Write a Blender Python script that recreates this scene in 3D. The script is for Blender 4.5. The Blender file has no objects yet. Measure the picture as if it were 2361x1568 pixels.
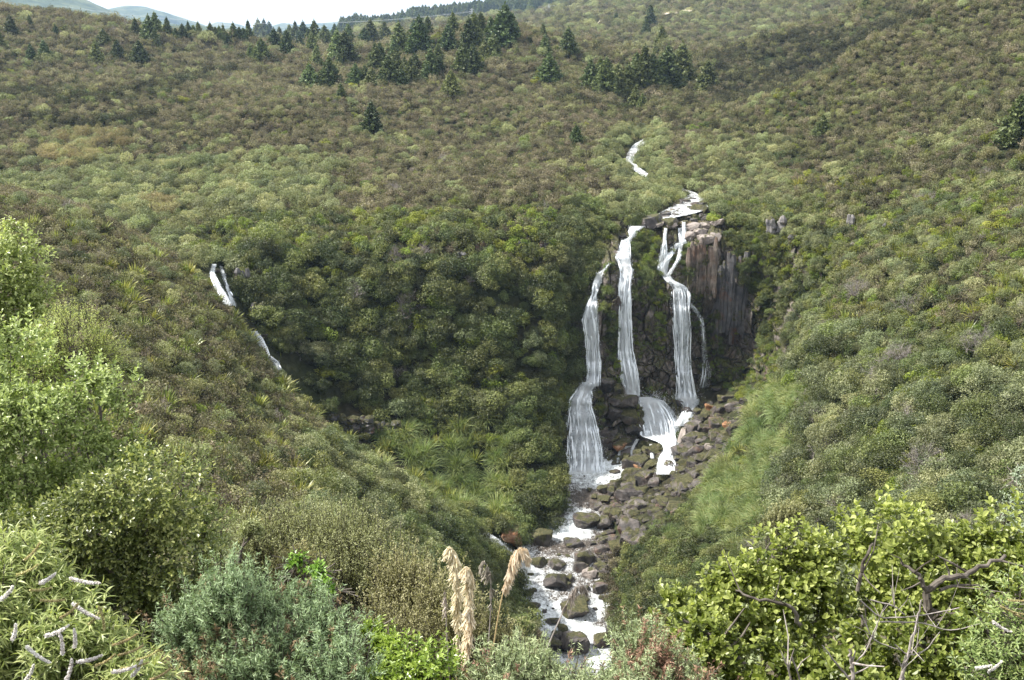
import bpy, bmesh, math, random
import numpy as np
from mathutils import Vector, Matrix
from mathutils.bvhtree import BVHTree
R = math.radians
C = bpy.context.scene.collection
scene = bpy.context.scene
random.seed(7); rng = np.random.default_rng(11)

# ------------------------------------------------------------------ camera
PITCH = R(15.8); FPX = 1098.0
CP, SP = math.cos(PITCH), math.sin(PITCH)
cam_d = bpy.data.cameras.new("camera"); cam = bpy.data.objects.new("camera", cam_d); C.objects.link(cam)
cam_d.sensor_width = 36; cam_d.lens = FPX / 1024 * 36
cam_d.clip_start = 0.2; cam_d.clip_end = 30000
cam.location = (0, 0, 0); cam.rotation_euler = (R(90) - PITCH, 0, 0)
scene.camera = cam

# ------------------------------------------------------------------ light
SUN_EL, SUN_AZ = 50, -84        # elevation, azimuth from the view axis (negative = to the left, beyond the falls)
HAZE = 0.00008
w = bpy.data.worlds.new("World"); scene.world = w; w.use_nodes = True
nt = w.node_tree
sky = nt.nodes.new("ShaderNodeTexSky"); sky.sky_type = 'NISHITA'; sky.sun_disc = False
sky.sun_elevation = R(SUN_EL); sky.sun_rotation = R(SUN_AZ); sky.dust_density = 1.0; sky.air_density = 1.0
cloud = nt.nodes.new("ShaderNodeTexNoise"); cloud.inputs["Scale"].default_value = 2.2; cloud.inputs["Detail"].default_value = 5
cr_ = nt.nodes.new("ShaderNodeValToRGB"); cr_.color_ramp.elements[0].position = 0.2; cr_.color_ramp.elements[0].color = (0.85, 0.85, 0.85, 1); cr_.color_ramp.elements[1].position = 0.6
cm_ = nt.nodes.new("ShaderNodeMix"); cm_.data_type = 'RGBA'; cm_.inputs[7].default_value = (9.6, 9.7, 9.8, 1)   # thin bright overcast
nt.links.new(cloud.outputs["Fac"], cr_.inputs[0]); nt.links.new(cr_.outputs[0], cm_.inputs[0]); nt.links.new(sky.outputs[0], cm_.inputs[6])
nt.links.new(cm_.outputs[2], nt.nodes["Background"].inputs[0]); nt.nodes["Background"].inputs[1].default_value = 0.075
sl = bpy.data.lights.new("sun", 'SUN'); sl.energy = 5.0; sl.angle = R(1.2); sl.color = (1, 0.955, 0.87)
so = bpy.data.objects.new("sun", sl); C.objects.link(so)
sdir = Vector((math.sin(R(SUN_AZ)) * math.cos(R(SUN_EL)), math.cos(R(SUN_AZ)) * math.cos(R(SUN_EL)), math.sin(R(SUN_EL))))
so.rotation_euler = sdir.to_track_quat('Z', 'Y').to_euler()
scene.view_settings.view_transform = 'Standard'; scene.view_settings.look = 'None'
scene.view_settings.exposure = 1.2; scene.view_settings.gamma = 1.0
scene.render.engine = 'CYCLES'
cy = scene.cycles
cy.max_bounces = 5; cy.diffuse_bounces = 3; cy.glossy_bounces = 2; cy.transmission_bounces = 3
cy.transparent_max_bounces = 10; cy.volume_bounces = 0; cy.caustics_reflective = False; cy.caustics_refractive = False
cy.use_denoising = True; cy.sample_clamp_indirect = 4
try: cy.denoiser = 'OPENIMAGEDENOISE'; cy.denoising_prefilter = 'ACCURATE'
except Exception: pass

# ------------------------------------------------------------------ geometry of the place
def tang(py): return math.tan(PITCH + math.atan((py - 340.0) / FPX))
def zat(py, Y): return -tang(py) * Y
def world(px, py, Y):
    z = zat(py, Y); d = Y * CP - z * SP
    return Vector(((px - 512) / FPX * d, Y, z))
def proj(P):
    P = np.asarray(P, float)
    d = P[..., 1] * CP - P[..., 2] * SP
    return np.stack([512 + FPX * P[..., 0] / d, 340 - FPX * (P[..., 2] * CP + P[..., 1] * SP) / d, d], -1)

# ------------------------------------------------------------------ mesh and object helpers
def mesh_np(name, V, F, mats=(), tint=None, mi=None, smooth=False):
    V = np.asarray(V, np.float32); F = np.asarray(F, np.int32)
    me = bpy.data.meshes.new(name)
    n, k = F.shape
    me.vertices.add(len(V)); me.vertices.foreach_set("co", V.ravel())
    me.loops.add(n * k); me.loops.foreach_set("vertex_index", F.ravel())
    me.polygons.add(n); me.polygons.foreach_set("loop_start", np.arange(0, n * k, k, dtype=np.int32))
    try: me.polygons.foreach_set("loop_total", np.full(n, k, np.int32))
    except Exception: pass
    if mi is not None: me.polygons.foreach_set("material_index", np.asarray(mi, np.int32))
    me.polygons.foreach_set("use_smooth", np.full(n, smooth, bool))
    for m in mats: me.materials.append(m)
    me.update(calc_edges=True)
    if tint is not None:
        a = me.attributes.new("tint", 'FLOAT', 'POINT'); a.data.foreach_set("value", np.asarray(tint, np.float32))
    return me
def obj(name, me, parent=None, loc=(0, 0, 0)):
    o = bpy.data.objects.new(name, me); C.objects.link(o); o.location = loc
    if parent: o.parent = parent
    return o
def tag(o, label=None, cat=None, group=None, kind=None):
    if label: o['label'] = label
    if cat: o['category'] = cat
    if group: o['group'] = group
    if kind: o['kind'] = kind
    return o
def copy_tree(o, parent=None):
    c = o.copy(); C.objects.link(c); c.parent = parent
    for ch in o.children: copy_tree(ch, c)
    return c
def noise3(P, scale, seed=0, octaves=4):
    """cheap value noise, vectorised"""
    P = np.asarray(P, float) / scale
    out = np.zeros(len(P)); amp = 1.0; tot = 0
    for o in range(octaves):
        Q = P * (2 ** o) + 17.3 * (seed + 1) + o * 5.1
        I = np.floor(Q).astype(np.int64); f = Q - I; f = f * f * (3 - 2 * f)
        v = 0
        for dx in (0, 1):
            for dy in (0, 1):
                for dz in (0, 1):
                    h = (I[:, 0] + dx) * 374761393 + (I[:, 1] + dy) * 668265263 + (I[:, 2] + dz) * 2147483647 + seed * 9973
                    h = (h ^ (h >> 13)) * 1274126177; h = h ^ (h >> 16)
                    r = (h & 0xffff) / 65535.0 * 2 - 1
                    wx = f[:, 0] if dx else 1 - f[:, 0]; wy = f[:, 1] if dy else 1 - f[:, 1]; wz = f[:, 2] if dz else 1 - f[:, 2]
                    v = v + r * wx * wy * wz
        out += v * amp; tot += amp; amp *= 0.5
    return out / tot

# ------------------------------------------------------------------ materials
class N:
    def __init__(s, name):
        s.m = bpy.data.materials.new(name); s.m.use_nodes = True; s.t = s.m.node_tree; s.t.nodes.clear()
        s.out = s.t.nodes.new("ShaderNodeOutputMaterial")
    def n(s, typ, **kw):
        nd = s.t.nodes.new("ShaderNode" + typ)
        for k, v in kw.items():
            if k in nd.inputs.keys(): nd.inputs[k].default_value = v
            else: setattr(nd, k, v)
        return nd
    def l(s, a, b): s.t.links.new(a, b)
    def noise(s, scale, detail=4, rough=0.55, vec=None, dist=0.0):
        nd = s.n("TexNoise"); nd.inputs["Scale"].default_value = scale; nd.inputs["Detail"].default_value = detail
        nd.inputs["Roughness"].default_value = rough; nd.inputs["Distortion"].default_value = dist
        if vec is not None: s.l(vec, nd.inputs["Vector"])
        return nd.outputs["Fac"]
    def ramp(s, fac, stops, interp='LINEAR'):
        nd = s.n("ValToRGB"); cr = nd.color_ramp; cr.interpolation = interp
        while len(cr.elements) < len(stops): cr.elements.new(0.5)
        for e, (p, c) in zip(cr.elements, stops):
            e.position = p; e.color = (*c, 1) if len(c) == 3 else c
        s.l(fac, nd.inputs[0]); return nd.outputs[0]
    def math(s, op, a, b=0.0, clamp=False):
        nd = s.n("Math"); nd.operation = op; nd.use_clamp = clamp
        for i, x in enumerate((a, b)):
            if isinstance(x, (int, float)): nd.inputs[i].default_value = x
            else: s.l(x, nd.inputs[i])
        return nd.outputs[0]
    def mix(s, fac, a, b, mode='MIX'):
        nd = s.n("Mix"); nd.data_type = 'RGBA'; nd.blend_type = mode
        for i, x in ((0, fac), (6, a), (7, b)):
            if isinstance(x, (int, float)): nd.inputs[i].default_value = x
            elif isinstance(x, tuple): nd.inputs[i].default_value = (*x, 1)
            else: s.l(x, nd.inputs[i])
        return nd.outputs[2]
    def coords(s, scale=(1, 1, 1)):
        g = s.n("NewGeometry"); mp = s.n("Mapping"); mp.inputs["Scale"].default_value = scale
        s.l(g.outputs["Position"], mp.inputs["Vector"]); return mp.outputs[0]
    def attr(s, name):
        a = s.n("Attribute"); a.attribute_name = name; return a.outputs["Fac"]
    def bsdf(s, col, rough=0.8, spec=0.3, bump=None, bdist=0.05, **kw):
        b = s.n("BsdfPrincipled"); b.inputs["Specular IOR Level"].default_value = spec
        if isinstance(rough, (int, float)): b.inputs["Roughness"].default_value = rough
        else: s.l(rough, b.inputs["Roughness"])
        if isinstance(col, tuple): b.inputs["Base Color"].default_value = (*col, 1)
        else: s.l(col, b.inputs["Base Color"])
        if bump is not None:
            bp = s.n("Bump"); bp.inputs["Distance"].default_value = bdist; bp.inputs["Strength"].default_value = 1.0
            s.l(bump, bp.inputs["Height"]); s.l(bp.outputs[0], b.inputs["Normal"])
        return b.outputs[0]
    def done(s, sh): s.l(sh, s.out.inputs["Surface"]); return s.m

def leaf_mat(name, dark, mid, light, trans=0.35, rough=0.5, spec=0.35, var=0.5, tcol=None):
    """leaf colour: per-leaf tint attribute plus per-plant random shift"""
    m = N(name)
    t = m.attr("tint"); oi = m.n("ObjectInfo").outputs["Random"]
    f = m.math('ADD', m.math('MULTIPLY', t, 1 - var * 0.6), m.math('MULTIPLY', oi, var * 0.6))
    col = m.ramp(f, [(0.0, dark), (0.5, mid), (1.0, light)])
    hs = m.n("HueSaturation"); m.l(col, hs.inputs["Color"])
    wn = m.n("TexWhiteNoise"); wn.noise_dimensions = '1D'; m.l(oi, wn.inputs["W"])
    m.l(m.math('ADD', 0.5 - 0.03, m.math('MULTIPLY', wn.outputs["Value"], 0.05)), hs.inputs["Hue"])
    m.l(m.math('ADD', 1 - 0.4 * var, m.math('MULTIPLY', oi, 0.8 * var)), hs.inputs["Value"])
    col = hs.outputs[0]
    d = m.bsdf(col, rough, spec)
    tr = m.n("BsdfTranslucent")
    tc = m.mix(1.0, col, tcol or (1.25, 1.3, 0.75), 'MULTIPLY'); m.l(tc, tr.inputs["Color"])
    mx = m.n("MixShader"); mx.inputs[0].default_value = trans
    m.l(d, mx.inputs[1]); m.l(tr.outputs[0], mx.inputs[2])
    return m.done(mx.outputs[0])
# ------------------------------------------------------------------ terrain: profiles running away from the viewpoint
# each profile: column, then (distance, pixel row of that ground) or (distance, None, height)
def Z(Y, z): return (Y, None, z)
A0 = [Z(1.2, -1.75), Z(3.5, -2.6)]
PROF = {
 -160: A0+[Z(8,-5),Z(22,-9),Z(45,-14),Z(65,-18),Z(100,-22),Z(150,-21),Z(190,-29),Z(200,-31),Z(210,-30),Z(235,-28),Z(265,-26),Z(320,-20),Z(390,-8),Z(450,4),Z(540,18),Z(700,10),Z(800,4),Z(900,0),Z(1000,-5)],
 0:   A0+[Z(8,-5.2),Z(22,-12),Z(45,-18),(65,450),(95,340),(150,206),Z(215,-33),Z(225,-33),(240,188),(260,167),(290,142),(330,112),(390,72),(450,42),(540,15),Z(640,-4),Z(700,-8),Z(800,-10),Z(950,-10)],
 60:  A0+[Z(8,-5.4),Z(22,-12.5),Z(45,-19),(62,460),(95,350),(150,213),Z(190,-36),Z(205,-37),(225,200),(250,176),(280,156),(320,122),(380,82),(440,52),(530,20),Z(640,-8),Z(700,-10),Z(800,-11),Z(950,-11)],
 140: A0+[Z(8,-5.8),Z(22,-13.5),Z(45,-21.5),(65,490),(100,370),(150,249),Z(172,-37),Z(180,-38),(195,232),(225,200),(260,170),(310,130),(370,91),(440,61),(520,35),Z(600,-10),Z(700,-12),Z(800,-12),Z(950,-12)],
 205: A0+[Z(8,-6.2),Z(22,-14),Z(45,-23),(68,510),(105,390),(147,289),Z(158,-42),Z(168,-40),(174,264),(190,245),(215,216),(290,146),(360,98),(440,65),(520,41),Z(600,-12),Z(700,-13),Z(800,-13),Z(950,-12)],
 255: A0+[Z(8,-6.3),Z(22,-14.5),Z(45,-24),(70,530),(105,430),(140,355),Z(150,-50),Z(160,-47.5),(164,352),(174,300),(184,250),(280,151),(360,100),(440,67),(510,43),Z(600,-12),Z(700,-13),Z(800,-13),Z(950,-12)],
 300: A0+[Z(8,-6.3),Z(22,-15),Z(45,-26),(70,550),(105,460),(133,411),Z(147,-57),Z(159,-55),(163,400),(176,318),(188,248),(270,156),(350,105),(430,71),(505,44),Z(600,-12),Z(700,-13),Z(800,-13),Z(950,-12)],
 350: A0+[Z(8,-6.3),Z(22,-15),Z(45,-27),(72,562),(102,503),(125,456),Z(148,-63),Z(159,-62.5),(165,435),(177,338),(189,247),(265,161),(350,105),(430,71),(500,44),Z(600,-12),Z(700,-13),Z(800,-13),Z(950,-12)],
 420: A0+[Z(8,-6.3),Z(22,-15.5),Z(45,-28),Z(75,-44.5),(98,565),(122,506),Z(146,-69),Z(154,-69),(160,480),(175,395),(191,242),(262,161),(350,105),(430,71),(495,43),Z(600,-12),Z(700,-13),Z(800,-13),Z(950,-12)],
 490: A0+[Z(8,-6.3),Z(22,-16),Z(45,-30),Z(78,-52),(110,615),(136,558),(147,538),(154,522),(158,508),(175,395),(193,237),(260,161),(350,105),(430,68),(485,41),Z(600,-12),Z(700,-13),Z(800,-13),Z(950,-12)],
 540: A0+[Z(8,-6.3),Z(22,-16),Z(45,-31),Z(80,-55),(108,642),Z(122,-78.6),Z(136,-77.4),Z(151,-75.8),(157,515),(173,427),(196,230),(255,161),(340,107),(420,68),(480,41),Z(600,-13),Z(700,-13),Z(800,-13),Z(950,-12)],
 575: A0+[Z(8,-6.3),Z(22,-16),Z(45,-31.5),Z(76,-55),Z(98,-75),Z(115,-79),Z(120,-78.6),Z(170,-73.3),(174,470),Z(188,-69),(198,226),(248,178),(335,112),(420,71),(480,45),Z(560,-16),Z(620,-16),Z(700,-16),Z(900,-16)],
 600: A0+[Z(8,-6.3),Z(22,-16),Z(45,-31.5),Z(75,-54),Z(97,-75),Z(114,-79),Z(120,-78.5),Z(173,-73.2),Z(178,-72.5),Z(203,-68),(206,221),(244,184),(330,116),(420,72),(480,48),Z(560,-16),Z(600,-17),Z(700,-17),Z(900,-17)],
 640: A0+[Z(8,-6.3),Z(22,-16),Z(45,-31),Z(72,-50),Z(95,-66),(113,642),(128,590),(150,523),(174,466),Z(204,-67),(207,219),(230,197),(275,160),(345,120),(440,57),Z(500,-17),Z(560,-18),Z(620,-17),Z(900,-17)],
 670: A0+[Z(8,-6.3),Z(22,-16),Z(45,-31),Z(70,-47),Z(92,-61),(112,624),(126,572),(148,512),(176,443),Z(204,-65),(207,219),(234,194),(268,163),(325,124),(400,88),Z(440,-24),(480,63),(530,50),Z(700,-25)],
 705: A0+[Z(8,-6.3),Z(22,-16),Z(45,-31),Z(68,-46),Z(90,-57),(110,606),(124,556),(144,500),(176,428),Z(205,-64),(207,219),(229,197),(258,165),(295,132),(322,113),Z(350,-28),(415,87),(500,54),Z(640,-22)],
 760: A0+[Z(8,-6.3),Z(22,-16),Z(45,-30),Z(66,-43),Z(88,-53),(100,600),(118,540),(140,478),(168,402),Z(204,-62),(207,221),(218,204),(245,172),(275,137),(305,104),Z(340,-25),(420,77),(510,43),Z(620,-20)],
 800: A0+[Z(8,-6.2),Z(22,-15),Z(45,-29),Z(64,-40),Z(80,-47),(95,590),(115,520),(138,440),(156,379),Z(200,-52),(203,230),(214,208),(240,172),(270,130),(300,89),Z(335,-21),(420,70),(515,31),Z(620,-12)],
 850: A0+[Z(8,-6.1),Z(22,-14.5),Z(45,-28),Z(62,-37),Z(76,-43),(90,580),(112,500),(132,420),(152,345),(170,285),(188,240),(208,199),(235,153),(268,102),(300,57),Z(340,-15),(430,40),(530,16),Z(640,-5)],
 930: A0+[Z(8,-6),Z(22,-14),Z(45,-27),Z(60,-34),Z(72,-39.5),(85,570),(105,490),(125,400),(145,322),(163,267),(185,217),(210,167),(245,112),(285,57),(330,2),Z(380,5),Z(450,15),Z(560,30),Z(700,25)],
 1024: A0+[Z(8,-5.8),Z(22,-13.5),Z(45,-26),Z(58,-32),Z(70,-37),(82,560),(100,480),(118,390),(136,310),(155,252),(180,192),(208,137),(240,87),(280,32),(330,-28),Z(400,26),Z(450,36),Z(560,48),Z(700,45)],
 1180: A0+[Z(8,-5.5),Z(22,-12),Z(45,-22),Z(58,-28),Z(70,-32),Z(82,-35),Z(100,-35),Z(118,-31),Z(136,-26),Z(155,-20),Z(180,-13),Z(208,-6),Z(240,3),Z(280,15),Z(330,33),Z(400,45),Z(450,52),Z(560,60),Z(700,60)],
}
def pchip(x, Y, xq):
    x = np.asarray(x, float); Y = np.asarray(Y, float); h = np.diff(x); dl = np.diff(Y, axis=0) / h[:, None]
    m = np.zeros_like(Y); m[0] = dl[0]; m[-1] = dl[-1]
    w1 = (2 * h[1:] + h[:-1])[:, None]; w2 = (h[1:] + 2 * h[:-1])[:, None]
    a, b = dl[:-1], dl[1:]
    with np.errstate(all='ignore'): hm = (w1 + w2) / (w1 / a + w2 / b)
    m[1:-1] = np.where(a * b > 0, hm, 0)
    i = np.clip(np.searchsorted(x, xq) - 1, 0, len(x) - 2); t = ((xq - x[i]) / h[i])[:, None]; H = h[i][:, None]
    return (Y[i] * (1 + 2 * t) * (1 - t) ** 2 + H * m[i] * t * (1 - t) ** 2 + Y[i + 1] * t * t * (3 - 2 * t) + H * m[i + 1] * t * t * (t - 1))
cols = sorted(PROF)
TAB = np.array([[((p[0], p[2]) if p[1] is None else (p[0], zat(p[1], p[0]))) for p in PROF[c]] for c in cols], float)
NN = TAB.shape[1]
pxs = np.arange(-160, 1181, 4.0)
T1 = pchip(cols, TAB.reshape(len(cols), -1), pxs).reshape(len(pxs), NN, 2)
SUB = 9
tq = np.linspace(0, NN - 1, (NN - 1) * SUB + 1)
T2 = np.stack([pchip(np.arange(NN), T1[i], tq) for i in range(len(pxs))])      # cols x rows x (Y,z)
Yg, Zg = T2[..., 0], T2[..., 1]
Xg = (pxs[:, None] - 512) / FPX * (Yg * CP - Zg * SP)
P0 = np.stack([Xg, Yg, Zg], -1)
flat = P0.reshape(-1, 3)
amp = np.clip((flat[:, 1] - 60) / 140, 0, 1) * 1.1 + np.clip((flat[:, 1] - 300) / 300, 0, 1) * 1.5
gate = ~((np.abs(proj(flat)[:, 0] - 600) < 60) & (flat[:, 1] > 110) & (flat[:, 1] < 180))
flat2 = flat * [1, 1, 0]
flat[:, 2] += noise3(flat2, 38, 3, 4) * amp * gate * 2.2
_px = proj(flat)[:, 0]; flat[:, 2] += noise3(flat2 * [1.3, 0.7, 1], 75, 13, 3) * 9.0 * np.clip((flat[:, 1] - 225) / 80, 0, 1) * np.clip((np.abs(_px - 665) - 75) / 60, 0, 1)
G = flat.reshape(P0.shape)
ni, nj = G.shape[:2]
idx = np.arange(ni * nj).reshape(ni, nj)
Fq = np.stack([idx[:-1, :-1], idx[1:, :-1], idx[1:, 1:], idx[:-1, 1:]], -1).reshape(-1, 4)

# ground material: litter, dead stems and low growth
def ground_mat():
    m = N("ground_cover_soil")
    a = m.noise(0.6, 6, 0.7, m.coords()); b = m.noise(0.04, 3, 0.5, m.coords())
    c1 = m.ramp(a, [(0.3, (0.012, 0.012, 0.007)), (0.5, (0.03, 0.028, 0.016)), (0.7, (0.06, 0.053, 0.034))])
    c2 = m.ramp(a, [(0.3, (0.01, 0.015, 0.006)), (0.55, (0.026, 0.034, 0.013)), (0.75, (0.06, 0.068, 0.028))])
    c = m.mix(m.ramp(b, [(0.42, (0, 0, 0)), (0.58, (1, 1, 1))]), c1, c2)
    return m.done(m.bsdf(c, 0.95, 0.1, bump=a, bdist=0.3))
M_GROUND = ground_mat()
ter = obj("terrain", mesh_np("terrain", G.reshape(-1, 3), Fq, [M_GROUND], smooth=True)); tag(ter, kind="structure")
bvh = BVHTree.FromPolygons([tuple(v) for v in G.reshape(-1, 3).tolist()], Fq.tolist())
def hit(px, py, b=None):
    """first ground met by the line of sight"""
    d = Vector(((px - 512) / FPX, CP - (py - 340) / FPX * SP, -SP - (py - 340) / FPX * CP)).normalized()
    r = (b or bvh).ray_cast(Vector((0, 0, 0)), d, 20000)
    return r[0]
def drop(x, y, b=None):
    r = (b or bvh).ray_cast(Vector((x, y, 400)), Vector((0, 0, -1)), 2000)
    return r[0]

# flat standing ground at the lookout
V = [(-30, -25, -1.9), (30, -25, -1.9), (30, 1.3, -1.9), (-30, 1.3, -1.9)]
look = obj("ground", mesh_np("ground", V, [(0, 1, 2, 3)], [M_GROUND])); tag(look, kind="structure")

# ------------------------------------------------------------------ cliff by the falls
CT = """600,222,204 650,221,204 700,221,205 740,222,204 780,225,200 560,222,204 810,228,196 830,232,190
 626,236,201 626,241,199 624,258,196.5 626,268,194 625,272,193 625,318,192 626,350,191.5 630,393,190 634,400,187.5
 613,257,193 613,263,191.5 608,280,190 608,305,189 610,330,188.5 608,355,187.5 612,375,186 612,391,184.5 624,397,184 624,430,182 600,400,183 598,430,181 620,437,180.5 620,462,178.3 636,405,184.5 636,433,182
 598,274,192.5 594,294,190.7 590,320,189.2 592,350,188.2 592,377,187.2 580,395,185 580,420,181.5 583,451,178.5 583,466,176.5 583,478,174
 578,235,201 575,260,197 568,300,193 562,350,188 556,400,183 548,450,177 545,478,172
 646,256,199 646,263,196 650,285,193.5 650,320,192 650,360,190.5 650,393,188.3 665,330,193 668,380,190.7 634,290,192.3 636,360,190.7
 645,228,202.5 645,240,200 640,250,199.5 658,238,200.5 672,232,201.5 672,245,200.3
 682,228,203 682,242,199.8 664,262,198.2 662,274,197.2 668,281,195.6 678,286,194.3 680,296,194.8 680,350,193.7 682,390,192.7 682,400,190
 672,262,197.6 690,262,197.5 695,232,202 700,238,199 705,245,198 708,270,196.5 712,300,196 700,320,197.7 700,360,196.7 705,393,195 705,402,190
 725,240,201 725,262,199.5 725,300,199 730,350,198.5 728,385,196 728,396,191 750,240,200 750,300,198 750,350,195 745,385,191 745,398,186
 775,240,197 775,300,193 775,350,188 770,385,183 800,250,192 805,300,188 800,350,178 790,380,172 825,250,187 830,300,180 830,340,168 770,402,172 740,425,176 700,425,178
 660,405,188.5 660,412,186.5 660,434,183.3 655,438,181.8 672,445,180.3 667,456,178.5 667,470,176.8 645,441,181 645,464,178.3 615,468,177.3 640,478,174 690,440,176.5 690,470,170 720,470,160""".split()
CT = np.array([[float(q) for q in s.split(',')] for s in CT])
def rbf_fit(P, v):
    D = np.linalg.norm(P[:, None] - P[None], axis=-1)
    n = len(P); A = np.zeros((n + 3, n + 3)); A[:n, :n] = D; A[:n, n] = 1; A[:n, n + 1:] = P; A[n, :n] = 1; A[n + 1:, :n] = P.T
    return np.linalg.solve(A, np.concatenate([v, [0, 0, 0]]))
RC = rbf_fit(CT[:, :2], CT[:, 2])
def relief(px, py):
    q = np.stack([px, py], -1); out = np.zeros(len(q))
    for s in range(0, len(q), 20000):
        D = np.linalg.norm(q[s:s + 20000, None] - CT[None, :, :2], axis=-1)
        out[s:s + 20000] = D @ RC[:len(CT)]
    return out + RC[len(CT)] + q @ RC[len(CT) + 1:]
gx = np.arange(556, 822, 0.5); gy = np.arange(221, 478.1, 0.5)
GX, GY = np.meshgrid(gx, gy, indexing='ij')
pxf, pyf = GX.ravel(), GY.ravel()
Yr = relief(pxf, pyf)
tn = np.tan(PITCH + np.arctan((pyf - 340) / FPX)); zr = -tn * Yr
xr = (pxf - 512) / FPX * (Yr * CP - zr * SP)
# jointed blocks: two generations of cells, tall above, squarer below
def cells(x, z, sx, sz, seed, tilt=0.25):
    r = np.random.default_rng(seed)
    x0, x1, z0, z1 = x.min(), x.max(), z.min(), z.max()
    n = int((x1 - x0) * (z1 - z0) / (sx * sz))
    cx = r.uniform(x0, x1, n); cz = r.uniform(z0, z1, n); off = r.uniform(-1, 1, n); tx = r.normal(0, tilt, n); tz = r.normal(0, tilt, n)
    best = np.full(len(x), 1e9); o = np.zeros(len(x)); cid = np.zeros(len(x), int); second = np.full(len(x), 1e9)
    xw = x + 0.5 * noise3(np.stack([x, z, z * 0], -1), 2.5, seed, 2); zw = z + 0.5 * noise3(np.stack([z, x, z * 0], -1), 2.5, seed + 1, 2)
    for k in range(n):
        d = ((xw - cx[k]) / sx) ** 2 + ((zw - cz[k]) / sz) ** 2
        m = d < best
        second = np.where(m, best, np.minimum(second, d))
        o = np.where(m, off[k] + (x - cx[k]) * tx[k] + (z - cz[k]) * tz[k], o); best = np.where(m, d, best)
    return o, np.sqrt(second) - np.sqrt(best)
o1, e1 = cells(xr, zr, 2.2, 5.0, 5); o2, e2 = cells(xr, zr, 1.0, 1.7, 6)
o3, e3 = cells(xr, zr, 2.0, 1.6, 9, 0.4)
low = np.clip((-52 - zr) / 8, 0, 1)
disp = (o1 * 0.75 + o2 * 0.3) * (1 - low) + (o3 * 0.85 + o2 * 0.3) * low
crack = -0.35 * np.clip(1 - e1 / 0.12, 0, 1) * (1 - low) - 0.3 * np.clip(1 - e3 / 0.12, 0, 1) * low - 0.15 * np.clip(1 - e2 / 0.15, 0, 1)
rough = noise3(np.stack([xr, zr, Yr], -1), 1.6, 8, 4) * 0.35
edge = np.clip((pyf - 221) / 6, 0, 1) * np.clip((pxf - 556) / 14, 0, 1) * np.clip((822 - pxf) / 14, 0, 1)
Yc = Yr - (disp + crack + rough) * edge
zc = -tn * Yc; xc = (pxf - 512) / FPX * (Yc * CP - zc * SP)
CV = np.stack([xc, Yc, zc], -1)
na, nb = GX.shape; idc = np.arange(na * nb).reshape(na, nb)
Fc = np.stack([idc[:-1, :-1], idc[:-1, 1:], idc[1:, 1:], idc[1:, :-1]], -1).reshape(-1, 4)

def rock_mat(name, base=((0.035, 0.032, 0.03), (0.075, 0.065, 0.06), (0.13, 0.11, 0.1)), moss=0.5, wet=0.55, mossbias=0.0, rust=0.15, mscale=0.5):
    m = N(name)
    co = m.coords(); cz = m.coords((1, 1, 0.18))
    a = m.noise(0.9, 6, 0.65, co); st = m.noise(1.1, 5, 0.6, cz); f = m.noise(6, 4, 0.7, co)
    c = m.ramp(m.math('ADD', m.math('MULTIPLY', a, 0.5), m.math('MULTIPLY', st, 0.5)), [(0.38, base[0]), (0.5, base[1]), (0.64, base[2])])
    c = m.mix(m.math('MULTIPLY', m.ramp(m.noise(0.35, 4, 0.6, co), [(0.55, (0, 0, 0)), (0.68, (1, 1, 1))]), rust), c, (0.22, 0.085, 0.03))
    c = m.mix(0.5, c, m.ramp(f, [(0.3, (0.55, 0.55, 0.55)), (0.7, (1.4, 1.4, 1.4))]), 'MULTIPLY')
    g = m.n("NewGeometry"); sx = m.n("SeparateXYZ"); m.l(g.outputs["Normal"], sx.inputs[0])
    mn = m.noise(mscale, 6, 0.7, co)
    mm = m.math('ADD', m.math('MULTIPLY', mn, 2.2), m.math('MULTIPLY', sx.outputs[2], 0.45))
    mk = m.ramp(m.math('ADD', mm, mossbias - 1.0), [(0.25 - 0.1 * moss, (0, 0, 0)), (0.36 - 0.1 * moss, (1, 1, 1))])
    mc = m.ramp(m.noise(2.6, 5, 0.75, m.coords((1, 1, 0.4))), [(0.3, (0.016, 0.018, 0.007)), (0.5, (0.05, 0.05, 0.019)), (0.7, (0.13, 0.112, 0.052))])
    c = m.mix(mk, c, mc)
    ro = m.math('ADD', wet, m.math('MULTIPLY', mk, 0.95 - wet), True)
    h = m.math('ADD', f, m.math('MULTIPLY', m.noise(14, 3, 0.7, co), 0.5))
    b = m.bsdf(c, ro, 0.4, bump=h, bdist=0.12)
    return m.done(b)
M_CLIFF = rock_mat("wet_basalt", ((0.035, 0.03, 0.028), (0.095, 0.08, 0.072), (0.24, 0.205, 0.18)), moss=0.6, wet=0.42, mossbias=-0.02)
cl = obj("cliff", mesh_np("cliff", CV, Fc, [M_CLIFF], smooth=False)); 
tag(cl, "dark wet mossy rock cliff behind and between the three main falls", "cliff")
bvh_c = BVHTree.FromPolygons([tuple(v) for v in CV.tolist()], Fc.tolist())
def surf(px, py):
    """nearest surface along a line of sight, ground or cliff"""
    a = hit(px, py); b = hit(px, py, bvh_c)
    if a is None: return b
    if b is None: return a
    return a if a.length < b.length else b
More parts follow.
